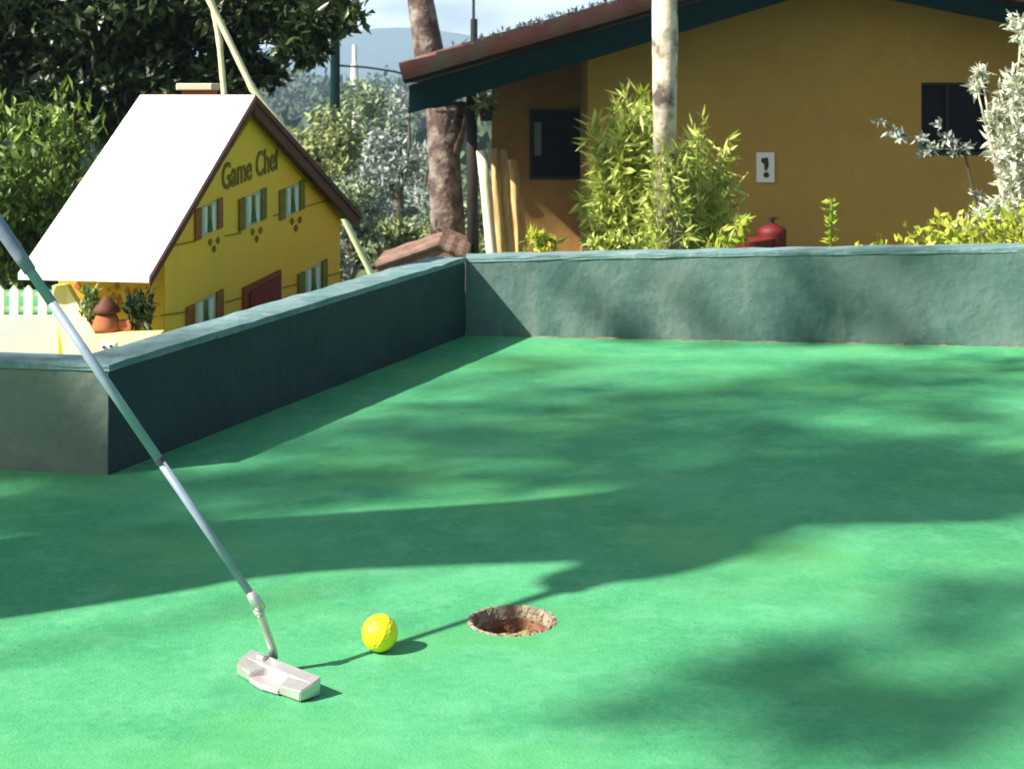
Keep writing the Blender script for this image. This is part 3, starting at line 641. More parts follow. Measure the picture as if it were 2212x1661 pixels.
def cane_bush(name, base, specs, y, ln, wd, lm, label, cat, nper=70, group=None, droop=.5, cr=.006):
    root = empty(name, base, label, cat, group); b = MB(); pts = []; dirs = []
    for u, v in specs:
        tip = P(u, v, y+random.uniform(-.25, .25)); mid = Vector(base).lerp(tip, .6)+Vector((0, 0, .12*(tip-Vector(base)).length))
        cur = [Vector(base).lerp(mid, t).lerp(mid.lerp(tip, t), t) for t in np.linspace(0, 1, 9)]
        b.tube(cur, [cr*(1-.08*i) for i in range(9)], 5)
        for i in range(nper):
            t = .45+.55*random.random()**.8; q = Vector(base).lerp(mid, t).lerp(mid.lerp(tip, t), t); tg = (tip-mid).normalized()
            pts.append(q+Vector([random.gauss(0, .012) for _ in range(3)])); dirs.append((tg.x*.8, tg.y*.4, tg.z*.4-droop*random.random()))
    b.build('canes', M['cane'], root); leaf_mesh('foliage', np.array(pts), ln, wd, lm, root, dirs=np.array(dirs), spread=.5, fold=.1); return root
bs = Vector(P(1375, 545, 8.1)); bs.z = terrain_z(bs.x, 8.1)
sp_ = [(random.gauss(1365, 36), random.uniform(220, 510)) for _ in range(56)]
sp_ = [(u if v > 330 else 1372+(u-1365)*.7, v) for u, v in sp_]
sp_ += [(1270, 440), (1262, 425), (1275, 290), (1290, 260), (1350, 205), (1385, 200), (1375, 230), (1300, 350), (1290, 390), (1310, 470), (1330, 510), (1280, 510), (1345, 300), (1320, 320), (1300, 300), (1335, 250), (1360, 260), (1290, 470)]
cane_bush('bamboo_bush', bs, sp_, 8.1, .100, .019, M['leaf_lime'], 'lime green bamboo bush left of the pale trunk', 'bush', 78, cr=.0035)
bs2 = Vector(P(1500, 545, 8.2)); bs2.z = terrain_z(bs2.x, 7.9)
sp_ = [(random.gauss(1500, 34), random.uniform(265, 430)) for _ in range(22)]+[(1520, 255), (1575, 290), (1560, 330), (1548, 360), (1500, 265), (1590, 400), (1600, 440), (1500, 480), (1520, 520)]
cane_bush('bamboo_bush', bs2, sp_, 8.2, .095, .019, M['leaf_lime'], 'thinner yellow green bush right of the pale trunk', 'bush', 44, cr=.0035)
cane_bush('bamboo_sprigs', Vector(P(1440, 600, 7.6)), [(1410, 340), (1430, 300), (1455, 330), (1475, 300), (1400, 420), (1480, 430), (1395, 500), (1415, 470), (1490, 500), (1405, 380), (1440, 345), (1480, 370), (1420, 520), (1390, 450)], 7.62, .08, .017, M['leaf_lime'], 'few lime bamboo sprigs crossing in front of the mossy trunk foot', 'plant', 34, cr=.0022)
bs3 = Vector(P(1528, 545, 6.0)); bs3.z = -.2
cane_bush('arching_plant', bs3, [(1612, 462), (1600, 470), (1530, 520), (1560, 490)], 6.0, .07, .02, M['leaf_yellow'], 'pale arching leafy spray below the wall sign', 'plant', 22, droop=1.4)
for u, v, mk, lb in ((1168, 505, 'leaf_yellow', 'small clump of yellow flowers beside the cream porch log'), (1345, 515, 'leaf_lime', 'pale green leafy plant under the bamboo bush'), (1300, 522, 'leaf_lime', 'low green sprig left of the leafy plant under the bamboo')):
    c = P(u, 560, 5.6); c.z = terrain_z(c.x, 5.6); root = empty('flowering_plant', c, lb, 'plant'); r = .05
    leaf_mesh('foliage', np.concatenate([blob(P(u-12, v+12, 5.6), (r, r, .04), 80, .1), blob(P(u+14, v+22, 5.6), (r, r, .04), 80, .1)]), .038, .018, M[mk], root, up=.6)
    b = MB(); b.tube([c, P(u, v+5, 5.6)], [.004, .002], 5); b.build('stem', M['bamboo'], root)
# yellow upright sprig
root = empty('upright_plant', P(1795, 560, 5.3), 'single upright yellow plant standing before the ochre wall', 'plant'); b = MB(); b.tube([P(1795, 640, 5.3), P(1793, 500, 5.3), P(1797, 432, 5.3)], [.008, .006, .004], 6); b.build('stem', M['leaf_yellow'], root)
pts = []; dr = []
for v, s in ((435, 0), (455, -1), (462, 1), (478, -1), (480, 1), (500, 1), (505, -1), (520, 1), (522, -1), (490, -1), (445, 1)):
    for k in range(5): pts.append(P(1795, v, 5.3)); dr.append((s*1.2, random.gauss(0, .8), .4))
leaf_mesh('foliage', np.array(pts), .034, .016, M['leaf_yellow'], root, dirs=np.array(dr), spread=.35)
# white variegated shrub at right edge
bs4 = Vector(P(2170, 560, 6.0)); bs4.z = -.3
rt = empty('variegated_shrub', bs4, 'pale variegated shrub with sunlit white leaves at the right edge', 'shrub')
pts = []; b = MB()
for (u, v, r, k) in ((2180, 300, .09, 240), (2205, 210, .10, 170), (2150, 250, .06, 90), (2120, 160, .03, 30), (2190, 380, .08, 120), (2210, 60, .08, 60), (2110, 190, .025, 16), (2165, 330, .05, 60), (2260, 300, .2, 900), (2300, 120, .2, 700), (2290, 470, .2, 600), (2200, 180, .05, 60), (2130, 470, .05, 60), (2180, 445, .07, 110), (2090, 490, .035, 40)):
    pts.append(blob(P(u, v, 6.0), (r, r, r*.9), int(k*2.3), .1)); b.tube([bs4, P(2200, 480, 6.0), P(2165, 420, 6.0) if v < 400 else P(2180, 500, 6.0), P(u, v, 6.0)], [.014, .010, .007, .003], 6)
b.build('branches', M['bark_pale'], rt); leaf_mesh('foliage', np.concatenate(pts), .048, .015, M['leaf_white'], rt, up=.1)
rt = empty('leafy_spray', Vector((bs4.x-.2, 6.3, -.3)), 'thin spray of blue green leaves across the dark window', 'shrub')
pts = []; b = MB(); path = [(2080, 600), (2110, 450), (2085, 335), (2030, 318), (1975, 300), (1930, 285), (1905, 262)]
b.tube([P(u, v, 6.3) for u, v in path], [.007, .006, .005, .004, .003, .002, .0015], 6); b.build('branches', M['bark'], rt)
for u, v, k in ((1905, 262, 6), (1945, 295, 16), (1930, 285, 8), (1990, 300, 18), (2010, 320, 34), (2060, 325, 30), (2090, 320, 16), (2030, 268, 6), (2045, 300, 16), (2000, 330, 14), (2110, 420, 10), (2060, 310, 14)): pts.append(blob(P(u, v, 6.3), (.026, .03, .018), k*2, .1))
leaf_mesh('foliage', np.concatenate(pts), .036, .014, M['leaf_silver'], rt)
# ground cover behind the far wall, right
pts = []
for i in range(7500):
    x = .95+2.05*rng.uniform(0, 1)**.6; y = rng.uniform(4.14, 5.1); u = x/y*F+CX
    h = .12+.21*sstep(1.05, 1.6, x)*(.6+.4*math.sin(x*9+y*7))+rng.uniform(-.03, .03); pts.append((x, y, max(.1, h*rng.uniform(.7, 1))))
tag(leaf_mesh('ground_cover', np.array(pts), .034, .018, M['leaf_yellow'], up=.8), 'yellow green ground cover spilling over the far kerb wall', 'ground cover', kind='stuff')

# ---------------------------------------------------------------- the ochre building
BY = 14.0
bd = empty('ochre_building', Vector((2.5, BY, -1.3)), 'ochre rendered lodge with clay tile roof and dark teal fascia', 'building')
GB = -1.4
xl = P(1270, 0, BY).x; xr = 6.6
VY = 13.35
def rk(u): return 87-.286*(u-1039)             # tile top line, left rake (reference rows)
apx = 1768; av = rk(apx)
def V3(u, v, y=VY): return P(u, v, y)
A_top = V3(868, rk(868)); B_top = V3(apx, av); C_top = V3(apx+1150, av+.2*1150)
# gable wall with window opening
wu0, wu1, wv0, wv1 = 1990, 2137, 179, 337
def wy(u, v): q = P(u, v, BY); return q.x, q.z
x0, z1 = wy(wu0, wv0); x1, z0 = wy(wu1, wv1)
zt = lambda x: (B_top.z-.30) - (.30*(B_top.x-x) if x < B_top.x else .2*(x-B_top.x))
b = MB(); T = (0, .16, 0); yy = BY
b.prism([(xl, yy, GB), (x0, yy, GB), (x0, yy, zt(x0)), (B_top.x, yy, zt(B_top.x)), (xl, yy, zt(xl))], T) if B_top.x < x0 else None
b.prism([(x1, yy, GB), (xr, yy, GB), (xr, yy, zt(xr)), (x1, yy, zt(x1))], T)
b.prism([(x0, yy, GB), (x1, yy, GB), (x1, yy, z0), (x0, yy, z0)], T); b.prism([(x0, yy, z1), (x1, yy, z1), (x1, yy, zt(x1)), (x0, yy, zt(x0))], T)
bmesh.ops.remove_doubles(b.bm, verts=b.bm.verts, dist=.001)
b.build('gable_wall', M['bwall'], bd)
b = MB(); b.box(((x0+x1)/2, yy+.15, (z0+z1)/2), (x1-x0, .02, z1-z0)); wn = b.build('window', M['dark'], bd)
b = MB(); fw = .025
for c, s in ((((x0+x1)/2, yy+.09, z1-fw/2), (x1-x0, .04, fw)), (((x0+x1)/2, yy+.09, z0+fw/2), (x1-x0, .04, fw)), ((x0+fw/2, yy+.09, (z0+z1)/2), (fw, .036, z1-z0-2*fw)), ((x1-fw/2, yy+.09, (z0+z1)/2), (fw, .036, z1-z0-2*fw)), ((x0+(x1-x0)*.42, yy+.09, (z0+z1)/2), (.018, .034, z1-z0-2*fw))): b.box(c, s)
b.build('frame', M['dframe'], wn)
# porch wall, further back, with dark opening
PY = 15.6; pa = P(1062, 0, PY).x; pb = P(1272, 0, PY).x+.15
w0 = P(1143, 236, PY); w1 = P(1262, 388, PY); ztop = 1.25
b = MB()
b.prism([(pa, PY, GB), (w0.x, PY, GB), (w0.x, PY, ztop), (pa, PY, ztop)], T); b.prism([(w1.x, PY, GB), (pb, PY, GB), (pb, PY, ztop), (w1.x, PY, ztop)], T)
b.prism([(w0.x, PY, GB), (w1.x, PY, GB), (w1.x, PY, w1.z), (w0.x, PY, w1.z)], T); b.prism([(w0.x, PY, w0.z), (w1.x, PY, w0.z), (w1.x, PY, ztop), (w0.x, PY, ztop)], T)
b.build('porch_wall', M['bwall_shaded'], bd)
b = MB(); b.box(((w0.x+w1.x)/2, PY+.15, (w0.z+w1.z)/2), (w1.x-w0.x, .02, w0.z-w1.z)); wn = b.build('window', M['dark'], bd)
b = MB(); fw = .03; xa, xb, za, zb = w0.x, w1.x, w1.z, w0.z
b.box((xa+.09, PY+.125, (za+zb)/2+.05), (.07, .012, .34)); b.build('curtain_or_reflection', M['steel'], wn); b = MB()  # grey strip in the porch window imitates a reflection on the glass
for c, s in ((((xa+xb)/2, PY+.01, zb-fw/2), (xb-xa, .06, fw)), (((xa+xb)/2, PY+.01, za+fw/2), (xb-xa, .06, fw)), ((xa+fw/2, PY+.01, (za+zb)/2), (fw, .056, zb-za-2*fw)), ((xb-fw/2, PY+.01, (za+zb)/2), (fw, .056, zb-za-2*fw))): b.box(c, s)
b.build('frame', M['dframe'], wn)
b = MB(); b.prism([(xl, yy+.165, GB), (xl, PY-.002, GB), (xl, PY-.002, ztop), (xl, yy+.165, zt(xl))], (.14, 0, 0)); b.build('return_wall', M['bwall_shaded'], bd)
b = MB(); b.prism([(xr-.16, yy+.165, GB), (xr-.16, 17, GB), (xr-.16, 17, .9), (xr-.16, yy+.165, .9)], (.155, 0, 0)); b.build('side_wall', M['bwall'], bd)
b = MB(); b.prism([(pa, PY+.165, GB), (pa, 17, GB), (pa, 17, .9), (pa, PY+.165, 1.0)], (.14, 0, 0)); b.build('side_wall', M['bwall'], bd)
# roof slabs
RT = .14
def slope(a, c, name, m_, dz0, dz1, y0, y1):
    b = MB(); b.prism([Vector((a.x, y0, a.z+dz0)), Vector((c.x, y0, c.z+dz0)), Vector((c.x, y0, c.z+dz1)), Vector((a.x, y0, a.z+dz1))], (0, y1-y0, 0)); return b.build(name, m_, bd)
for a, c in ((A_top, B_top), (B_top, C_top)):
    d = Vector((1, 0, 0))*(.002 if a is B_top else 0)
    slope(a+d, c, 'roof_slope', M['tile'], -.13, -.055, VY+.02, 17.3)
    slope(a+d, c, 'soffit', M['soffit'], -.165, -.133, VY+.05, 17.2)
    # timber fascia tapering towards the ridge
    b = MB(); f0, f1 = (-.45, -.42) if a is A_top else (-.36, -.36)
    b.prism([Vector((a.x+.06, VY+.03, a.z-.20)), Vector((a.x+.06, VY+.03, a.z+f0)), Vector((c.x, VY+.03, c.z+f1)), Vector((c.x, VY+.03, c.z-.20))] if a is A_top else
            [Vector((a.x+.002, VY+.03, a.z-.20)), Vector((a.x+.002, VY+.03, a.z+f0)), Vector((c.x, VY+.03, c.z+f1)), Vector((c.x, VY+.03, c.z-.20))], (0, .045, 0)); b.build('fascia', M['fascia'], bd)
    # overlapping verge tiles
    b = MB(); dv = (c-a); n_ = int(dv.length/.34); dn = dv.normalized()
    for i in range(n_+1):
        q = a+dn*(i*.34); q.y = VY+.06; q.z -= .110
        st_ = .5; up_ = Vector((-dn.z, 0, dn.x))*(1 if dn.x > 0 else -1)
        rings_ = []
        for k_, (t, rd, lift) in enumerate(((0, .115, .006), (st_*.75, .100, -.004))):
            ctr = q+dn*(t)+up_*lift
            rings_.append([b.bm.verts.new(ctr+Vector((0, 1, 0))*math.cos(an)*rd+up_*math.sin(an)*rd*.95) for an in np.linspace(-.9, math.pi+.5, 12)])
        for k in range(11): b.bm.faces.new((rings_[0][k], rings_[0][k+1], rings_[1][k+1], rings_[1][k]))
        b.bm.faces.new(rings_[0]); b.bm.faces.new(list(reversed(rings_[1])))
    b.build('verge_tiles', M['tile'], bd, smooth=False)
# field tiles on the slopes: rows of barrel tiles running down the slope
for a, c in ((A_top, B_top), (B_top, C_top)):
    b = MB()
    for y_ in np.arange(VY+.30, 17.2, .24):
        s_ = Vector((a.x, y_, a.z-.05)); e_ = Vector((c.x, y_, c.z-.05)); b.tube([s_.lerp(e_, t) for t in np.linspace(0.004, .996, 6)], .075, 8, jit=.04)
    b.build('field_tiles', M['tile'], bd, smooth=True)
# moss and twigs on the roof edge
b = MB(); dn = (B_top-A_top)
mp_ = []
for i in range(260):
    t = random.random()**.8*.55+.12; q = A_top+dn*t; mp_.append((q.x, VY+random.uniform(0, .3), q.z+.01+random.uniform(-.01, .02)))
tag(leaf_mesh('moss', np.array(mp_), .06, .025, M['leaf_silver'], bd, up=.3), kind='stuff')
# eave beam, posts
b = MB(); q = P(900, 215, VY+.1); b.box(Vector((-.72, 15.3, q.z-.02)), (.12, 3.6, .12), bev=.01); b.build('eave_beam', M['fascia'], bd)
b = MB(); b.tube([Vector((P(1024, 0, 14.4).x, 14.4, GB)), Vector((P(1020, 0, 14.4).x, 14.4, -.2)), Vector((P(1018, 0, 14.4).x, 14.4, .75))], [.06, .055, .05], 12); b.build('post', M['post'], bd, smooth=True)
def log(ub, ut, vt, y, r, m_, lab=None):
    b = MB(); bt = P(ub, 560, y); bt2 = Vector((bt.x+.05, y, GB)); tp_ = P(ut, vt, y)
    b.tube([bt2, bt, bt.lerp(tp_, .35)+Vector((random.uniform(-.015, .015), 0, 0)), bt.lerp(tp_, .7)+Vector((random.uniform(-.015, .015), 0, 0)), tp_], [r*1.15, r*1.05, r, r*.95, r*.9], 14, jit=.06); o = b.build('log', m_, bd, smooth=True)
    if lab: o['label'] = lab
    return o
log(1064, 1040, 325, 14.3, .052, M['pale_wood'], 'sun-bleached cream log')
log(1085, 1068, 322, 14.45, .045, M['wood']); log(1104, 1085, 324, 14.5, .05, M['wood']); log(1128, 1108, 345, 14.7, .055, M['wood'])
# hanging things in the porch
rt = empty('hanging_plant', P(1048, 200, 14.25), 'small dim hanging plant under the porch eave above the logs', 'plant'); leaf_mesh('foliage', blob(P(1048, 225, 14.25), (.12, .1, .12), 70, .1), .12, .05, M['leaf_olive'], rt, up=-.5)
b = MB(); b.lathe(P(1050, 262, 14.25), [(.05, 0), (.075, .12), (.08, .13), (.07, .13)], 14); b.build('pot', M['soffit'], rt); b = MB(); b.tube([P(1050, 235, 14.25), P(1050, 178, 14.25)], .006, 5); b.build('cord', M['post'], rt)
# sign on the wall
sp0 = P(1653, 362, BY)
sg = empty('wall_sign', sp0+Vector((0, -.012, 0)), 'small white rectangular sign with black symbol on the ochre wall', 'sign')
b = MB(); b.box(sp0+Vector((0, -.012, 0)), (.165, .016, .275), bev=.003); b.build('plate', M['sign'], sg)
b = MB()
def sq(dx, dz, w_, h_, mz=0): b.box(sp0+Vector((dx, -.0225-mz, dz)), (w_, .003, h_))
b.prism([sp0+Vector((x, -.021, z)) for x, z in ((-.038, .085), (.022, .092), (.030, .02), (.012, -.03), (-.008, -.028), (-.014, .03), (-.040, .05))], (0, -.003, 0))
b.prism([sp0+Vector((.006+.027*math.cos(a), -.021, -.068+.027*math.sin(a))) for a in np.linspace(0, 6.28, 14)[:-1]], (0, -.003, 0))
b.build('symbol', M['black'], sg)
# red things by the wall
r0 = P(1668, 560, 13.6); r0.z = -1.26
ex = empty('red_gas_canister', r0, 'glossy red canister standing on a stand by the ochre wall', 'canister')
zt_ = P(0, 478, 13.6).z
b = MB(); b.lathe(Vector((r0.x, r0.y, zt_-.42)), [(.10, 0), (.120, .02), (.125, .06), (.125, .30), (.128, .31), (.128, .335), (.115, .36), (.06, .385), (.04, .40)], 24); b.build('body', M['red'], ex, smooth=True)
b = MB(); b.lathe(Vector((r0.x, r0.y, zt_-.02)), [(.02, 0), (.02, .03), (.035, .035), (.035, .045)], 12); b.box(Vector((r0.x+.03, r0.y, zt_+.03)), (.07, .02, .01)); b.build('valve', M['post'], ex)
b = MB(); b.box(Vector((r0.x, r0.y, (zt_-.42-1.26)/2)), (.26, .26, zt_-.42+1.26-.004), bev=.01); b.build('stand', M['soffit'], ex)
r1 = P(1622, 560, 13.5); r1.z = -1.26; b = MB(); b.lathe(r1, [(.13, 0), (.17, .30), (.185, .58), (.2, .60), (.2, .62), (.18, .62)], 20); bk = b.build('red_bin', M['red_dark'], None, smooth=True); bk.data.transform(Matrix.Translation(-r1)); bk.location = r1
tag(bk, 'dull dark red bin left of the glossy red canister', 'bin')
# lower hut with clay roof beyond the wall
hp0 = P(812, 572, 13); hut = empty('small_hut', Vector((hp0.x+.4, 13, terrain_z(hp0.x, 13))), 'low hut with worn clay tile roof beyond the kerb corner', 'hut')
a = P(812, 580, 13); c = P(948, 533, 13); c2 = P(1008, 560, 13)
b = MB(); b.prism([a, c, c+Vector((0, 0, -.12)), a+Vector((0, 0, -.12))], (0, 1.0, 0)); b.prism([c+Vector((.002, 0, 0)), c2, c2+Vector((0, 0, -.12)), c+Vector((.002, 0, -.12))], (0, 1.8, 0)); b.build('roof', M['tile_old'], hut)
b = MB()
for i in range(7):
    s_ = a+Vector((0, i*.15, .02)); e_ = c+Vector((0, i*.15, .02)); b.tube([s_.lerp(e_, t) for t in np.linspace(0, 1, 6)], [.035, .028, .037, .028, .036, .028], 8)
    e2_ = c2+Vector((0, i*.15, .02)); b.tube([e_.lerp(e2_, t) for t in np.linspace(0, 1, 6)], [.035, .028, .037, .028, .036, .028], 8)
b.build('roof_tiles', M['tile_old'], hut)
b = MB(); zb_ = terrain_z(hp0.x, 13)-.2; b.prism([(a.x+.1, 13.1, zb_), (c2.x-.05, 13.1, zb_), (c2.x-.05, 13.1, c2.z-.13), (c.x, 13.1, c.z-.13), (a.x+.1, 13.1, a.z-.10)], (0, .8, 0)); b.build('wall', M['bwall_shaded'], hut)

# utility poles far off
def mast(u, v0, v1, y, r, m_, lb, extra=None):
    b_ = P(u, v1, y); b_.z = terrain_z(b_.x, y); root = empty('utility_pole', b_, lb, 'pole'); b = MB(); b.tube([b_, P(u, v0, y)], [r*1.1, r*.9], 10); b.build('shaft', m_, root); 
    if extra: b = MB(); b.tube([P(u+extra[0], extra[1], y), P(u+extra[0], extra[2], y)], extra[3], 10); b.build('fitting', m_, root)
    return root
mast(766, 98, 300, 45, .075, M['white'], 'slim white pole against the blue hill', (0, 140, 175, .11))
mast(724, -60, 300, 30, .10, M['fascia'], 'dark green grey pole beside the hanging dark leaves')
mast(1023, -80, 300, 34, .035, M['post'], 'thin black mast rising behind the tiled roof edge', (1, 42, 90, .08))
b = MB(); cp_ = [P(724, 142, 30), P(790, 146, 30), P(850, 155, 30), P(900, 168, 30)]; b.tube(cp_, .022, 6); o = b.build('overhead_cable', M['post'])
tag(o, 'dark overhead cable running from the green pole to the lodge roof', 'cable')

# ---------------------------------------------------------------- tree out of view on the left: its boughs dapple the green
T0 = Vector((-5.2, -.9, -.16)); shd = []; limb = []
def dapple(u, v, ru, rv, n_, k0=4.2, k1=5.6, zf=0):
    a = rng.uniform(0, 6.283, n_); r = np.sqrt(rng.uniform(0, 1, n_)); k = rng.uniform(k0, k1, n_)
    out = []
    for i in range(n_):
        g = G(u+ru*r[i]*math.cos(a[i]), v+rv*r[i]*math.sin(a[i])); out.append((g.x-k[i]*LH.x, g.y-k[i]*LH.y, k[i]*math.tan(SUN_EL)))
    shd.append(np.array(out)); g = G(u, v); km = (k0+k1)/2; limb.append(Vector((g.x-km*LH.x, g.y-km*LH.y, km*math.tan(SUN_EL))))
for q_ in ((1250, 870, 420, 60, 85), (1850, 860, 420, 60, 75), (800, 960, 320, 45, 48), (1500, 970, 450, 40, 75), (250, 1120, 300, 45, 70), (1150, 790, 220, 20, 14), (1980, 790, 250, 16, 14)): dapple(*q_, k0=6.3, k1=8.2)
limb_hi = list(limb); limb.clear()
for d in ((1250, 860, 260, 38, 20), (1400, 945, 330, 26, 34), (1900, 935, 330, 30, 26), (2080, 810, 230, 26, 26), (1000, 930, 200, 26, 16), (640, 1050, 330, 34, 46), (130, 1085, 200, 50, 60), (1750, 830, 200, 14, 8), (1300, 1020, 500, 22, 40), (1950, 1010, 350, 40, 110), (1700, 1060, 500, 40, 80), (1560, 1110, 260, 40, 70), (300, 1180, 200, 28, 16),
          (2080, 1330, 200, 70, 24), (1880, 1500, 300, 90, 32), (1620, 1600, 220, 70, 14), (1980, 1055, 330, 48, 170), (2150, 1560, 150, 90, 20)): dapple(*d)
# boughs shading the far kerb wall in blotches
def wdap(u, v, r, n_):
    for _ in range(1):
        c = P(u, v, 3.92); o_ = []
        for i in range(n_):
            k = rng.uniform(4.2, 5.6); q = c+Vector((rng.normal(0, r), 0, rng.normal(0, r*.8))); o_.append((q.x-k*LH.x, q.y-k*LH.y, q.z+k*math.tan(SUN_EL)))
        shd.append(np.array(o_))
wdap(1270, 640, .05, 6); wdap(1750, 640, .10, 26); wdap(1900, 600, .08, 9); wdap(1430, 600, .06, 5)
for u, v, n_ in ((30, 900, 60), (20, 980, 50), (0, 850, 50), (90, 960, 16)):
    c = P(u, v, 2.6); o_ = []
    for i in range(n_): k = rng.uniform(3.6, 5.0); q = c+Vector((rng.normal(-.05, .06), 0, rng.normal(0, .04))); o_.append((q.x-k*LH.x, q.y-k*LH.y, q.z+k*math.tan(SUN_EL)))
    shd.append(np.array(o_))
SP = np.concatenate(shd)
fork = Vector((-4.8, -.6, 2.6)); LB = [(Vector((-5.8, .7, 4.2)), q, .03, .01) for q in limb_hi[:1]]+[(a_, c_, .012, .006) for a_, c_ in zip(limb_hi, limb_hi[1:])]+[(fork, q, .014, .005) for q in limb[:10:3]]; lk = limb[-6:]
LB += [(limb[6], lk[0], .010, .005)]+[(a_, c_, .010, .004) for a_, c_ in zip(lk, lk[1:])]+[(a_, c_, .010, .004) for a_, c_ in zip(limb[:9], limb[1:10])]
tree('shade_tree', T0, [T0, Vector((-5.1, -.8, 1.2)), fork, Vector((-5.8, .7, 4.2))], [.2, .16, .13, .06], SP, .15, .075, M['leaf_olive'], M['bark'], 'overhanging tree left of the camera whose boughs dapple the green', limbs=LB)

# ---------------------------------------------------------------- the player holding the putter, left of the view
def skin_body(name, verts, edges, radii, root_i, m_, parent, sub=2):
    me = bpy.data.meshes.new(name); me.from_pydata([tuple(v) for v in verts], edges, []); o = bpy.data.objects.new(name, me); C.objects.link(o)
    md = o.modifiers.new('s', 'SKIN'); md.use_smooth_shade = True; sv = me.skin_vertices[0].data
    for i, r in enumerate(radii): sv[i].radius = r if isinstance(r, tuple) else (r, r); sv[i].use_root = (i == root_i)
    o.modifiers.new('u', 'SUBSURF').levels = sub; o.modifiers['u'].render_levels = sub
    bpy.context.view_layer.update()
    m2 = bpy.data.meshes.new_from_object(o.evaluated_get(bpy.context.evaluated_depsgraph_get())); bpy.data.objects.remove(o)
    m2.name = name; m2.materials.clear(); return link(name, m2, m_, parent, smooth=True)
fw_ = Vector((.955, -.295, 0)); sd_ = Vector((.295, .955, 0)); PB = Vector((-1.33, 1.71, 0))
def B(f, s, z): return PB+fw_*f+sd_*s+Vector((0, 0, z))
pe = empty('person', PB, 'person in navy shirt and khaki shorts bending over the putter', 'person')
hd1 = SH0+sd*.87; hd2 = SH0+sd*.79
vts = [B(-.06, 0, .88), B(.01, 0, 1.02), B(.11, 0, 1.18), B(.19, 0, 1.33), B(.24, 0, 1.42), B(.29, 0, 1.48), B(.34, 0, 1.55), B(.36, 0, 1.62)]
ed = [(0, 1), (1, 2), (2, 3), (3, 4), (4, 5), (5, 6), (6, 7)]; ra = [(.15, .12), (.14, .11), (.16, .11), (.14, .10), (.055, .055), (.07, .075), (.088, .09), (.075, .078)]
for s_, hd_ in ((-1, hd2), (1, hd1)):
    i0 = len(vts); sh_ = B(.19, .19*s_, 1.32); el_ = sh_.lerp(hd_, .5)+Vector((-.05, .05*s_+.02, -.02)); wr_ = el_.lerp(hd_, .84)
    vts += [sh_, el_, wr_]; ed += [(3, i0), (i0, i0+1), (i0+1, i0+2)]; ra += [.058, .043, .030]
for s_ in (-1, 1):
    i0 = len(vts); vts += [B(-.05, .09*s_, .80), B(.0, .11*s_, .47), B(-.05, .14*s_, .09), B(-.05, .14*s_, .05), B(.08, .165*s_, .032)]
    ed += [(0, i0), (i0, i0+1), (i0+1, i0+2), (i0+2, i0+3), (i0+3, i0+4)]; ra += [.095, .062, .04, .038, .03]
bdy = skin_body('body', vts, ed, ra, 0, M['skin'], pe)
# hands: palm and five fingers closed round the grip
def hand(c, wr, sgn, nm):
    q1 = sd.orthogonal().normalized(); q2 = sd.cross(q1); wrd = (wr-c); wrd = (wrd-sd*wrd.dot(sd)).normalized(); tan = sd.cross(wrd)*sgn
    V = [wr, c+wrd*.030]; E = [(0, 1)]; Rr = [(.026, .02), (.034, .018)]
    for k, (off, ln_) in enumerate(((.027, .95), (.009, 1.05), (-.009, 1.0), (-.026, .85))):
        i0 = len(V)
        for j, an in enumerate((.5, 1.4, 2.4, 3.3)): V.append(c+sd*off*-1+(wrd*math.cos(an*ln_)+tan*math.sin(an*ln_))*.0205)
        E += [(1, i0), (i0, i0+1), (i0+1, i0+2), (i0+2, i0+3)]; Rr += [.0092, .0088, .0082, .0072]
    i0 = len(V); V += [c-sd*.02+wrd*.02-tan*.012, c-sd*.045-tan*.018, c-sd*.062-tan*.006-wrd*.012]; E += [(1, i0), (i0, i0+1), (i0+1, i0+2)]; Rr += [.011, .0098, .0085]
    return skin_body(nm, V, E, Rr, 0, M['skin'], pe, 2)
hand(hd1, vts[13-3+0] if False else vts[13], 1, 'hand'); hand(hd2, vts[10], -1, 'hand')
# shirt, shorts, hair, shoes follow the body a little larger
skin_body('shirt', [B(-.045, 0, .92), B(.01, 0, 1.03), B(.11, 0, 1.18), B(.19, 0, 1.32), B(.22, 0, 1.385), B(.19, -.19, 1.31), B(.19, .19, 1.31), vts[8].lerp(vts[9], .6), vts[11].lerp(vts[12], .6)], [(0, 1), (1, 2), (2, 3), (3, 4), (3, 5), (3, 6), (5, 7), (6, 8)], [(.165, .14), (.15, .13), (.17, .13), (.15, .115), .07, .078, .078, .064, .064], 0, M['shirt'], pe)
skin_body('shorts', [B(-.06, 0, .93), B(-.06, 0, .85), B(-.05, -.09, .78), B(-.03, -.125, .28), B(-.05, .09, .78), B(-.03, .125, .28)], [(0, 1), (1, 2), (2, 3), (1, 4), (4, 5)], [(.16, .135), (.165, .14), .12, .085, .12, .085], 0, M['shorts'], pe)
skin_body('hair', [B(.29, 0, 1.57), B(.33, 0, 1.64), B(.38, 0, 1.675)], [(0, 1), (1, 2)], [(.088, .088), (.092, .09), (.07, .06)], 0, M['hair'], pe)
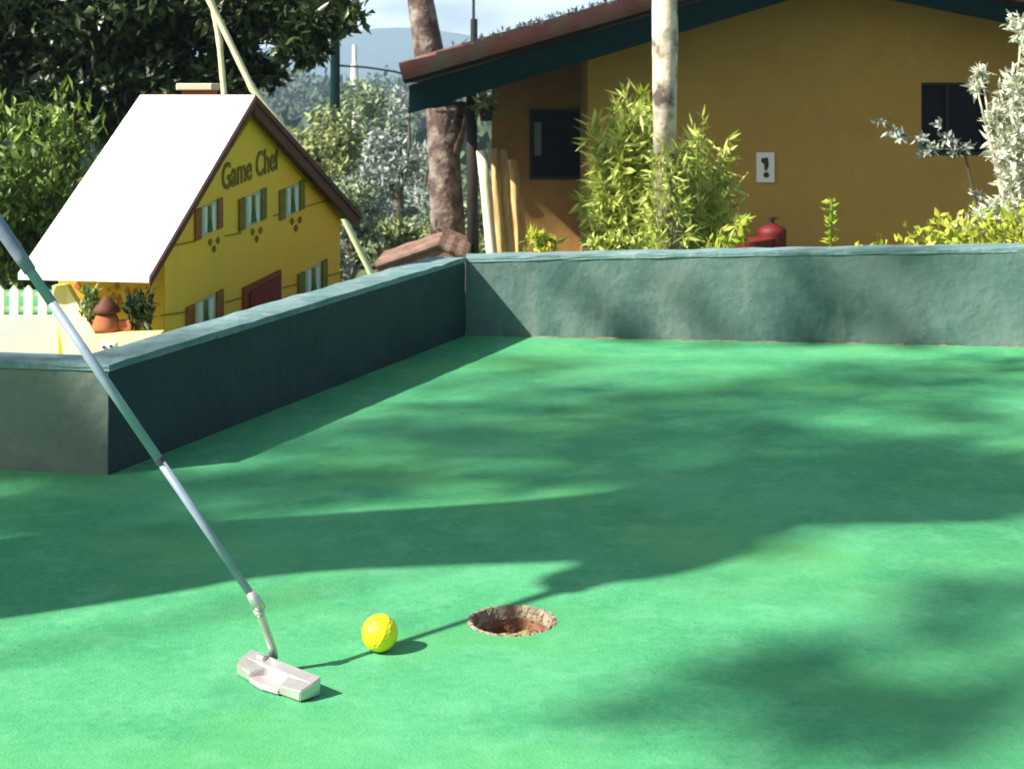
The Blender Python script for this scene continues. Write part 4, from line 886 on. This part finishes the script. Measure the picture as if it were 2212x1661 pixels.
for s_ in (-1, 1): skin_body('shoe', [B(-.09, .13*s_, .045), B(-.01, .145*s_, .045), B(.11, .175*s_, .035)], [(0, 1), (1, 2)], [(.045, .042), (.048, .042), (.042, .03)], 1, M['shoe'], pe)
# face: nose, eyes, ears, mouth on the bent head
hc_ = B(.375, 0, 1.565); ff = (fw_*.72+Vector((0, 0, -.69))).normalized(); fu = (fw_*.69+Vector((0, 0, .72))).normalized()
b = MB(); b.tube([hc_+ff*.070+fu*.012, hc_+ff*.092-fu*.012, hc_+ff*.098-fu*.020, hc_+ff*.080-fu*.028], [.006, .010, .012, .006], 8); b.build('nose', M['skin'], pe, smooth=True)
for s_ in (-1, 1): b = MB(); bmesh.ops.create_uvsphere(b.bm, u_segments=12, v_segments=8, radius=.011, matrix=Matrix.Translation(hc_+ff*.068+fu*.012+sd_*.030*s_)); b.build('eye', M['white'], pe, smooth=True)
for s_ in (-1, 1): b = MB(); bmesh.ops.create_uvsphere(b.bm, u_segments=12, v_segments=8, radius=.028, matrix=Matrix.Translation(hc_-ff*.02+sd_*.083*s_) @ Matrix.Diagonal((.6, .35, 1.1, 1))); b.build('ear', M['skin'], pe, smooth=True)
b = MB(); b.tube([hc_+ff*.074-fu*.048+sd_*t for t in (-.022, 0, .022)], [.003, .005, .003], 6); b.build('mouth', M['terracotta'], pe, smooth=True)

# ---------------------------------------------------------------- thin haze of the valley
b = MB(); b.box((0, 950, 42), (2500, 2100, 124)); hz = b.build('haze', None)
hm = bpy.data.materials.new('haze'); hm.use_nodes = True; t = hm.node_tree; t.nodes.remove(t.nodes['Principled BSDF'])
pv = t.nodes.new('ShaderNodeVolumePrincipled'); pv.inputs['Color'].default_value = (.55, .78, 1, 1); pv.inputs['Density'].default_value = .0009; pv.inputs['Anisotropy'].default_value = .2
t.links.new(pv.outputs[0], t.nodes['Material Output'].inputs['Volume']); hz.data.materials.append(hm); tag(hz, kind='stuff', label='thin pale blue haze over the valley', cat='haze')
HAZE = True
if not HAZE: bpy.data.objects.remove(hz)
